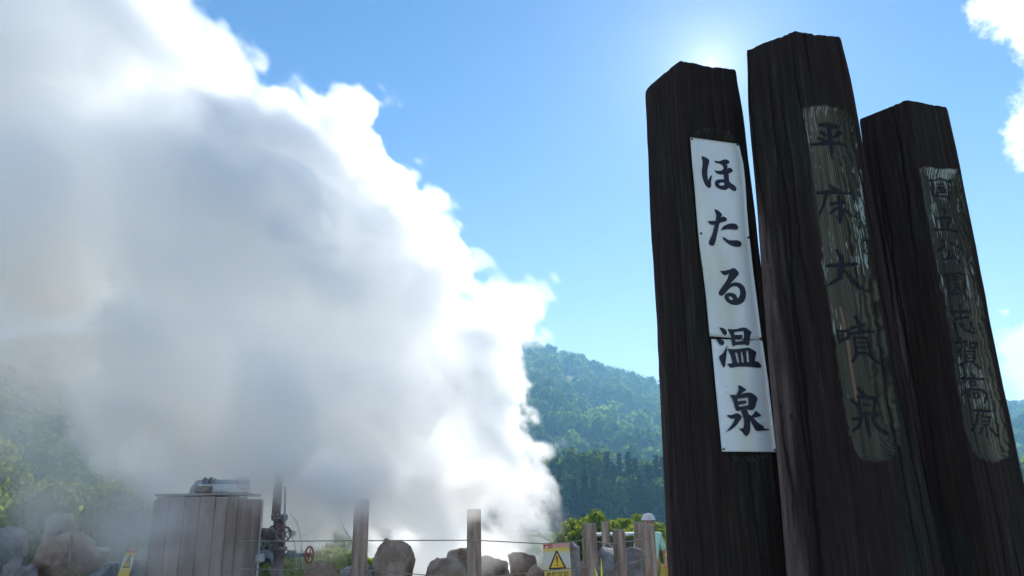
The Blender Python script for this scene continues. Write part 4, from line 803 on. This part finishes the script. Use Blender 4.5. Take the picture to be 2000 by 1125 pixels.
MB().cyl(V_(565, 1040), V_(576, 1043), .035, .03, 12).build('gauge_fitting', m_white, e)
# small things at the left
e = MB().cyl(at(140, 1045, 9.0), Vector((at(152, 1120, 9.0).x, 9.0, -.1)), .012, .014, 8).build('stake', m_log); tag(e, 'thin leaning stake in front of the wide brownish boulder', 'stake')
rope([(145, 1069, 8.98), (180, 1085, 8.9), (205, 1096, 8.9)], 'slack rope running down right from the thin stake', .004, group='ropes of the fence')
rope([(142, 1055, 8.98), (152, 1085, 8.95), (155, 1130, 8.9)], 'short rope hanging down along the thin stake', .004, group='ropes of the fence')
p = MB().cyl(at(160, 1072, 10.4), at(212, 1073, 10.3), .028, .028, 14).build('pipe', m_white); tag(p, 'short white pipe lying behind the rocks right of the stake', 'pipe')
# low shed behind the fence
Ys = 14.0; a = at(1150, 1046, Ys); b = at(1262, 1043, Ys); s = empty('shed', Vector(((a.x + b.x) / 2, Ys, -.1)), 'low brown shed with a pale roof edge behind the fence posts', 'shed')
MB().box(((a.x + b.x) / 2, Ys + .7, a.z / 2 - .08), b.x - a.x - .1, 1.3, a.z - .02).build('wall', m_shedwall, s)
for k_ in range(9):
    x = a.x + .08 + (b.x - a.x - .16) * k_ / 8; MB().box((x, Ys + .03, a.z / 2 - .08), .035, .03, a.z - .05).build('batten', m_shedwall, s)
MB().box(((a.x + b.x) / 2, Ys + .66, a.z + .01), b.x - a.x + .06, 1.5, .045, None, .008).build('roof', m_shedroof, s)
# ------------------------------------------------------------------ people
def skinned(name, nodes, edges, mat, parent, sub=1):
    me = bpy.data.meshes.new(name); me.from_pydata([n[0] for n in nodes], edges, []); o = bpy.data.objects.new(name, me); scene.collection.objects.link(o)
    s = o.modifiers.new('s', 'SKIN'); s.use_smooth_shade = True; u = o.modifiers.new('u', 'SUBSURF'); u.levels = sub; u.render_levels = sub
    for i, n in enumerate(nodes):
        r = n[1]; me.skin_vertices[0].data[i].radius = r if isinstance(r, tuple) else (r, r)
    me.skin_vertices[0].data[0].use_root = True
    dg = bpy.context.evaluated_depsgraph_get(); m2 = bpy.data.meshes.new_from_object(o.evaluated_get(dg)); bpy.data.objects.remove(o)
    m2.materials.clear(); m2.materials.append(mat)
    for p in m2.polygons: p.use_smooth = True
    return link(bpy.data.objects.new(name, m2), parent)
def hand(nodes, edges, w, palm, d, side, s):
    """palm with four fingers and a thumb, rooted at node index w"""
    d = d.normalized(); out = side.normalized(); base = len(nodes); nodes.append((palm, (.020 * s, .014 * s))); edges.append((w, base))
    for k, (o, L) in enumerate([(-.027, .062), (-.009, .072), (.009, .068), (.026, .052)]):
        p = palm + out * o * s + d * .03 * s; i = len(nodes); nodes += [(p, .0095 * s), (p + d * L * .5 * s + Vector((0, -.006, 0)) * s, .0085 * s), (p + d * L * s + Vector((0, -.02, 0)) * s, .007 * s)]
        edges += [(base, i), (i, i + 1), (i + 1, i + 2)]
    i = len(nodes); nodes += [(palm - out * .035 * s + d * .004 * s, .011 * s), (palm - out * .052 * s + d * .034 * s, .009 * s)]; edges += [(base, i), (i, i + 1)]
def person(px, Y, H, label, shirt, legs, hat, lean=0.0, arm=0.35):
    c = at(px, 1020, Y); g = Vector((c.x, Y, -.12)); s = H / 1.68; e = empty('person', g, label, 'person', 'people beyond the fence')
    W = lambda x, y, z: g + Vector((x + lean * z, y, z)) * s
    n = [(W(0, 0, .95), .13 * s), (W(0, 0, 1.12), .125 * s), (W(0, 0, 1.32), (.155 * s, .11 * s)), (W(0, 0, 1.42), .06 * s), (W(0, -.01, 1.49), .055 * s)]; ed = [(0, 1), (1, 2), (2, 3), (3, 4)]
    n += [(W(0, -.015, 1.56), (.078 * s, .095 * s)), (W(0, -.01, 1.63), (.072 * s, .085 * s))]; ed += [(4, 5), (5, 6)]
    for sd in (-1, 1):
        i = len(n); n += [(W(sd * .18, 0, 1.37), .055 * s), (W(sd * (.25), .02, 1.08), .042 * s), (W(sd * .22, -arm * .5, .92), .034 * s), (W(sd * .19, -arm * .75, .86), .024 * s)]
        ed += [(2, i), (i, i + 1), (i + 1, i + 2), (i + 2, i + 3)]; hand(n, ed, i + 3, W(sd * .18, -arm * .95, .83), Vector((0, -1, -.5)), Vector((sd, 0, 0)), s)
        i = len(n); n += [(W(sd * .09, 0, .88), .085 * s), (W(sd * .10, -.01, .48), .056 * s), (W(sd * .10, .02, .09), .038 * s), (W(sd * .11, -.15, .03), .036 * s)]
        ed += [(0, i), (i, i + 1), (i + 1, i + 2), (i + 2, i + 3)]
    skinned('body', n, ed, m_skin, e)
    # face
    hd = W(0, -.015, 1.57)
    for sd in (-1, 1):
        MB().cyl(hd + Vector((sd * .03, -.088, .005)) * s, hd + Vector((sd * .03, -.098, .005)) * s, .011 * s, .006 * s, 10).build('eye', m_black, e)
        MB().cyl(hd + Vector((sd * .078, .01, -.01)) * s, hd + Vector((sd * .092, .012, -.008)) * s, .026 * s, .02 * s, 12).build('ear', m_skin, e)
    MB().cyl(hd + Vector((0, -.085, .0)) * s, hd + Vector((0, -.112, -.025)) * s, .008 * s, .016 * s, 10).build('nose', m_skin, e)
    MB().box(hd + Vector((0, -.09, -.052)) * s, .045 * s, .012 * s, .010 * s, None, .002).build('mouth', m_orange, e)
    # clothes
    n = [(W(0, 0, .86), .155 * s), (W(0, 0, 1.1), .15 * s), (W(0, 0, 1.33), (.175 * s, .13 * s)), (W(0, 0, 1.43), .075 * s)]; ed = [(0, 1), (1, 2), (2, 3)]
    for sd in (-1, 1):
        i = len(n); n += [(W(sd * .17, 0, 1.37), .072 * s), (W(sd * .225, .015, 1.12), .062 * s)]; ed += [(2, i), (i, i + 1)]
    skinned('shirt', n, ed, shirt, e)
    n = [(W(0, 0, .93), .15 * s)]; ed = []
    for sd in (-1, 1):
        i = len(n); n += [(W(sd * .09, 0, .84), .105 * s), (W(sd * .10, -.01, .48), .078 * s), (W(sd * .10, .02, .13), .06 * s)]; ed += [(0, i), (i, i + 1), (i + 1, i + 2)]
    skinned('trousers', n, ed, legs, e)
    h = hd + Vector((0, 0, .055)) * s; mb = MB(); prof = [(.128, -.010), (.120, .0), (.108, .012), (.10, .05), (.075, .085), (.02, .10)]; rings = []
    for r, z in prof: rings.append([mb.bm.verts.new(h + Vector((math.cos(t * .2618) * r, math.sin(t * .2618) * r * 1.1, z)) * s) for t in range(24)])
    for A, B in zip(rings[:-1], rings[1:]):
        for t in range(24): f = mb.bm.faces.new((A[t], A[(t + 1) % 24], B[(t + 1) % 24], B[t])); f.smooth = True
    mb.bm.faces.new(rings[-1]); mb.bm.faces.new(rings[0][::-1]); mb.build('hat', hat, e)
person(1266, 13.5, 1.70, 'person in a mint green shirt and pale hat behind the last fence post', m_mint, m_dark, m_hat, arm=.4)
person(1304, 13.0, 1.12, 'small child in a yellow hat and orange top beside the first signpost', m_orange, m_yellow, m_yellow, arm=.3)
# ------------------------------------------------------------------ steam
def pos_const(nt, v):
    n = nt.nodes.new('FunctionNodeInputVector'); n.vector = v; return n.outputs[0]
def volume_material(name, dens, g, color=(1, 1, 1, 1)):
    m = bpy.data.materials.new(name); m.use_nodes = True; nt = m.node_tree; nt.nodes.clear()
    o = nt.nodes.new('ShaderNodeOutputMaterial'); v = nt.nodes.new('ShaderNodeVolumePrincipled')
    v.inputs['Color'].default_value = color; v.inputs['Density'].default_value = dens
    v.inputs['Anisotropy'].default_value = g
    nt.links.new(v.outputs[0], o.inputs['Volume']); return m
def gn_volume(name, mat, lo, hi, res, build):
    me = bpy.data.meshes.new(name); ob = bpy.data.objects.new(name, me); scene.collection.objects.link(ob)
    me.materials.append(mat)
    g = bpy.data.node_groups.new(name, 'GeometryNodeTree')
    g.interface.new_socket('Geometry', in_out='OUTPUT', socket_type='NodeSocketGeometry')
    go = g.nodes.new('NodeGroupOutput'); vc = g.nodes.new('GeometryNodeVolumeCube'); sm = g.nodes.new('GeometryNodeSetMaterial')
    vc.inputs['Min'].default_value = lo; vc.inputs['Max'].default_value = hi
    for k, a in zip('XYZ', range(3)): vc.inputs['Resolution ' + k].default_value = int((hi[a] - lo[a]) / res)
    sm.inputs['Material'].default_value = mat
    pos = g.nodes.new('GeometryNodeInputPosition').outputs[0]
    lk(g, build(g, pos), vc.inputs['Density'])
    lk(g, vc.outputs[0], sm.inputs[0]); lk(g, sm.outputs[0], go.inputs[0])
    md = ob.modifiers.new('volume', 'NODES'); md.node_group = g
    return ob
def vmath(nt, op, a, b=None, out=0):
    n = nt.nodes.new('ShaderNodeVectorMath'); n.operation = op
    for i, v in enumerate((a, b)):
        if v is None: continue
        if isinstance(v, (tuple, Vector)): n.inputs[i].default_value = v
        elif isinstance(v, (int, float)): n.inputs['Scale'].default_value = v
        else: nt.links.new(v, n.inputs[i])
    return n.outputs['Value'] if op in ('DISTANCE', 'LENGTH', 'DOT_PRODUCT') else n.outputs[0]
def fbm(g, p, scale, detail, rough=.55, dist=0.0, off=(0, 0, 0)):
    if off != (0, 0, 0): p = vmath(g, 'ADD', p, off)
    n = nn(g, 'ShaderNodeTexNoise', i_Scale=scale, i_Detail=detail, i_Roughness=rough, i_Distortion=dist)
    lk(g, p, n.inputs['Vector']); return n
def spheres(g, p, lst, k):
    d = None
    for c, r in lst:
        s = mth(g, 'SUBTRACT', vmath(g, 'DISTANCE', p, tuple(c)), r)
        d = s if d is None else mth(g, 'SMOOTH_MIN', d, s, k)
    return d
YP = 12.0
# (photo px, photo py, radius in photo px, depth offset): the billows of the column
BL = [(-150, -260, 380, .2), (120, -140, 240, 0), (260, -60, 120, 0), (-80, 120, 330, .3), (150, 60, 260, -.2), (320, 130, 130, -.2), (395, 130, 105, 0), (450, 190, 80, -.3), (340, 250, 180, 0), (500, 290, 130, .3), (565, 240, 80, 0),
      (640, 250, 70, .2), (695, 215, 55, -.1), (620, 340, 120, 0), (715, 330, 75, 0), (770, 380, 70, .2), (700, 430, 110, 0), (800, 450, 85, 0), (850, 470, 55, -.1),
      (820, 540, 110, 0), (880, 545, 55, .1), (420, 450, 300, .2), (180, 400, 275, 0), (600, 560, 220, 0), (760, 620, 160, 0), (880, 660, 90, 0),
      (950, 660, 70, .1), (1010, 615, 60, 0), (1045, 615, 52, -.1), (1005, 655, 50, 0), (900, 740, 110, 0), (760, 780, 170, 0), (560, 760, 240, 0), (350, 700, 220, 0),
      (960, 740, 55, 0), (930, 860, 110, 0), (1010, 870, 65, 0), (1062, 885, 50, -.1), (1035, 830, 40, 0), (1000, 950, 80, 0), (1062, 955, 50, 0), (1020, 1030, 62, 0), (1062, 1040, 48, .1), (1064, 1005, 42, 0), (760, 205, 26, 0), (735, 175, 26, .1), (885, 400, 26, 0), (600, 172, 30, 0), (1075, 600, 22, 0), (935, 520, 30, 0), (470, 100, 34, .1), (820, 330, 30, 0),
      (980, 1085, 75, 0), (900, 1120, 90, .3), (800, 1100, 90, .9), (860, 960, 120, 0), (750, 920, 130, .2), (600, 900, 150, .5), (850, 1060, 90, .5), (440, 860, 170, .9), (290, 830, 140, 1.0), (270, 700, 130, .8), (1030, 560 + 40, 40, .1)]
FLOW = Vector((-.72, -.12, .68)).normalized()
def vscale(g, vec, fac):
    n = g.nodes.new('ShaderNodeVectorMath'); n.operation = 'SCALE'; n.inputs[0].default_value = vec; g.links.new(fac, n.inputs['Scale']); return n.outputs[0]
def plume(g, pos):
    L = [(at(a, b, YP + o), r * YP / FPX * 1.08) for a, b, r, o in BL]
    w = fbm(g, pos, .55, 3, .5)
    wv = vmath(g, 'SCALE', vmath(g, 'SUBTRACT', w.outputs['Color'], (.5, .5, .5)), .7)
    p2 = vmath(g, 'ADD', pos, wv)
    d = spheres(g, p2, L, .22)
    # round puffs with creases between them, drawn out along the drift of the steam; less of it the farther from the body, so no loose scraps
    al = vmath(g, 'DOT_PRODUCT', pos, FLOW); ps = vmath(g, 'ADD', pos, vmath(g, 'SCALE', vscale(g, FLOW, al), -.42))
    def puff(sc, amp, off):
        v = nn(g, 'ShaderNodeTexVoronoi', feature='F1', i_Scale=sc)
        n2 = fbm(g, ps, sc * 1.3, 3, .55)
        pp = vmath(g, 'ADD', vmath(g, 'ADD', ps, off), vmath(g, 'SCALE', vmath(g, 'SUBTRACT', n2.outputs['Color'], (.5, .5, .5)), .85 / sc))
        lk(g, pp, v.inputs['Vector'])
        return mth(g, 'MULTIPLY', mth(g, 'SUBTRACT', v.outputs['Distance'], .42), amp)
    fine = fbm(g, ps, 5.0, 7, .66, .5)
    N = mth(g, 'ADD', mth(g, 'ADD', puff(1.1, .70, (3, 1, 2)), puff(2.9, .32, (7, 5, 1))), mth(g, 'ADD', puff(6.5, .10, (1, 9, 4)), mth(g, 'MULTIPLY', mth(g, 'SUBTRACT', fine.outputs['Fac'], .5), .62)))
    fade = mth(g, 'SUBTRACT', 1.0, sstep(g, d, .08, .5))
    d = mth(g, 'ADD', d, mth(g, 'MULTIPLY', N, fade))
    wisp = sstep(g, fbm(g, pos, 1.1, 3, .55, 0.0, (6, 1, 1)).outputs['Fac'], .50, .72)
    # ragged soft edge on the lee (left) side, crisp on the right
    sx = nn(g, 'ShaderNodeSeparateXYZ'); lk(g, pos, sx.inputs[0])
    soft = mth(g, 'ADD', mth(g, 'ADD', .07, mth(g, 'MULTIPLY', wisp, .45)), mth(g, 'MULTIPLY', sstep(g, sx.outputs[0], -3.2, -7.0), .9))
    den = mth(g, 'DIVIDE', mth(g, 'MULTIPLY', d, -1), soft, clamp=True)
    big = sstep(g, fbm(g, ps, .75, 4, .55, 0.0, (1, 7, 3)).outputs['Fac'], .38, .62)
    return mth(g, 'MULTIPLY', den, mth(g, 'ADD', .35, mth(g, 'MULTIPLY', big, 1.0)))
m_steam = volume_material('steam', 3.7, .55, (1.0, .999, .997, 1))
lo = (-10.5, 8.5, -.1); hi = (1.2, 15.2, 13.2)
RES = .035
steam = gn_volume('steam_plume', m_steam, lo, hi, RES, plume)
steam['kind'] = 'stuff'; steam['label'] = 'thick white steam column billowing up to the left from the rocks'; steam['category'] = 'steam'

# thin drifting steam in front of the box, the valve, the two post tops and the left hillside
MS = [(707, 965, 7.75, .34), (926, 960, 7.75, .30), (560, 930, 8.7, .62), (640, 990, 9.0, .60), (470, 930, 9.4, .5), (330, 1030, 8.15, .62), (300, 960, 8.3, .55), (240, 1050, 8.3, .5), (400, 1110, 8.0, .40), (170, 1100, 8.2, .45), (520, 1120, 8.4, .3), (200, 960, 9.5, 1.1), (320, 850, 10, 1.2), (60, 960, 9.6, .7),
      (120, 850, 10, .9), (-60, 860, 10.4, .8), (60, 740, 11, .85), (220, 700, 11, .9), (-100, 620, 11.5, 1.0), (30, 560, 11.8, 1.5), (100, 690, 10.5, 1.1), (-20, 720, 10.5, 1.0), (800, 985, 9.5, .8), (880, 1040, 10.2, .45), (1000, 1060, 9.6, .35), (-200, 1000, 9, .9), (450, 880, 9.5, .9), (1095, 1040, 11, .3)]
DN = [(20, 590, 11.6, 1.9), (700, 965, 7.6, .50), (926, 962, 7.62, .36), (552, 915, 8.75, .60), (318, 1020, 8.2, .62), (600, 960, 9.2, .5), (960, 1050, 9.0, .35), (620, 1000, 10.4, .8)]
DA = [.8, 10.0, 10.0, 4.0, 1.8, 1.6, 1.6, 2.2]
def thin(g, pos):
    w = fbm(g, pos, .9, 3, .55, 0.0, (4, 4, 4)); p2 = vmath(g, 'ADD', pos, vmath(g, 'SCALE', vmath(g, 'SUBTRACT', w.outputs['Color'], (.5, .5, .5)), 1.1))
    d = spheres(g, p2, [(at(a, b, Y), r) for a, b, Y, r in MS], .35)
    body = mth(g, 'MULTIPLY', d, -1.6, clamp=True)
    n = fbm(g, p2, 1.35, 5, .58, .4, (9, 2, 5)); patch = sstep(g, n.outputs['Fac'], .36, .66)
    out = mth(g, 'MULTIPLY', body, mth(g, 'ADD', .12, patch))
    # denser puffs round the post tops, the pipe and the left half of the box
    for (px, py, Y, r), amp in zip(DN, DA):
        e = mth(g, 'SUBTRACT', 1.0, mth(g, 'DIVIDE', vmath(g, 'DISTANCE', p2, tuple(at(px, py, Y))), r), clamp=True)
        out = mth(g, 'ADD', out, mth(g, 'MULTIPLY', mth(g, 'MULTIPLY', e, amp), mth(g, 'ADD', .35, mth(g, 'MULTIPLY', patch, 1.1))))
    return out
m_mist = volume_material('thin_steam', .95, .4, (1.0, .972, .94, 1))
mist = gn_volume('thin_steam', m_mist, (-10.5, 6.9, -.05), (1.0, 13.6, 6.8), max(RES * 2, .08), thin)
mist['kind'] = 'stuff'; mist['label'] = 'thin drifting steam veiling the wooden box, the valve and the left hillside'; mist['category'] = 'steam'
# ------------------------------------------------------------------ haze
m_haze = volume_material('haze', .0012, .3, (.33, .70, 1.0, 1))
h = MB().box((0, 350, 74), 1500, 760, 152).build('haze', m_haze); tag(h, kind='stuff')
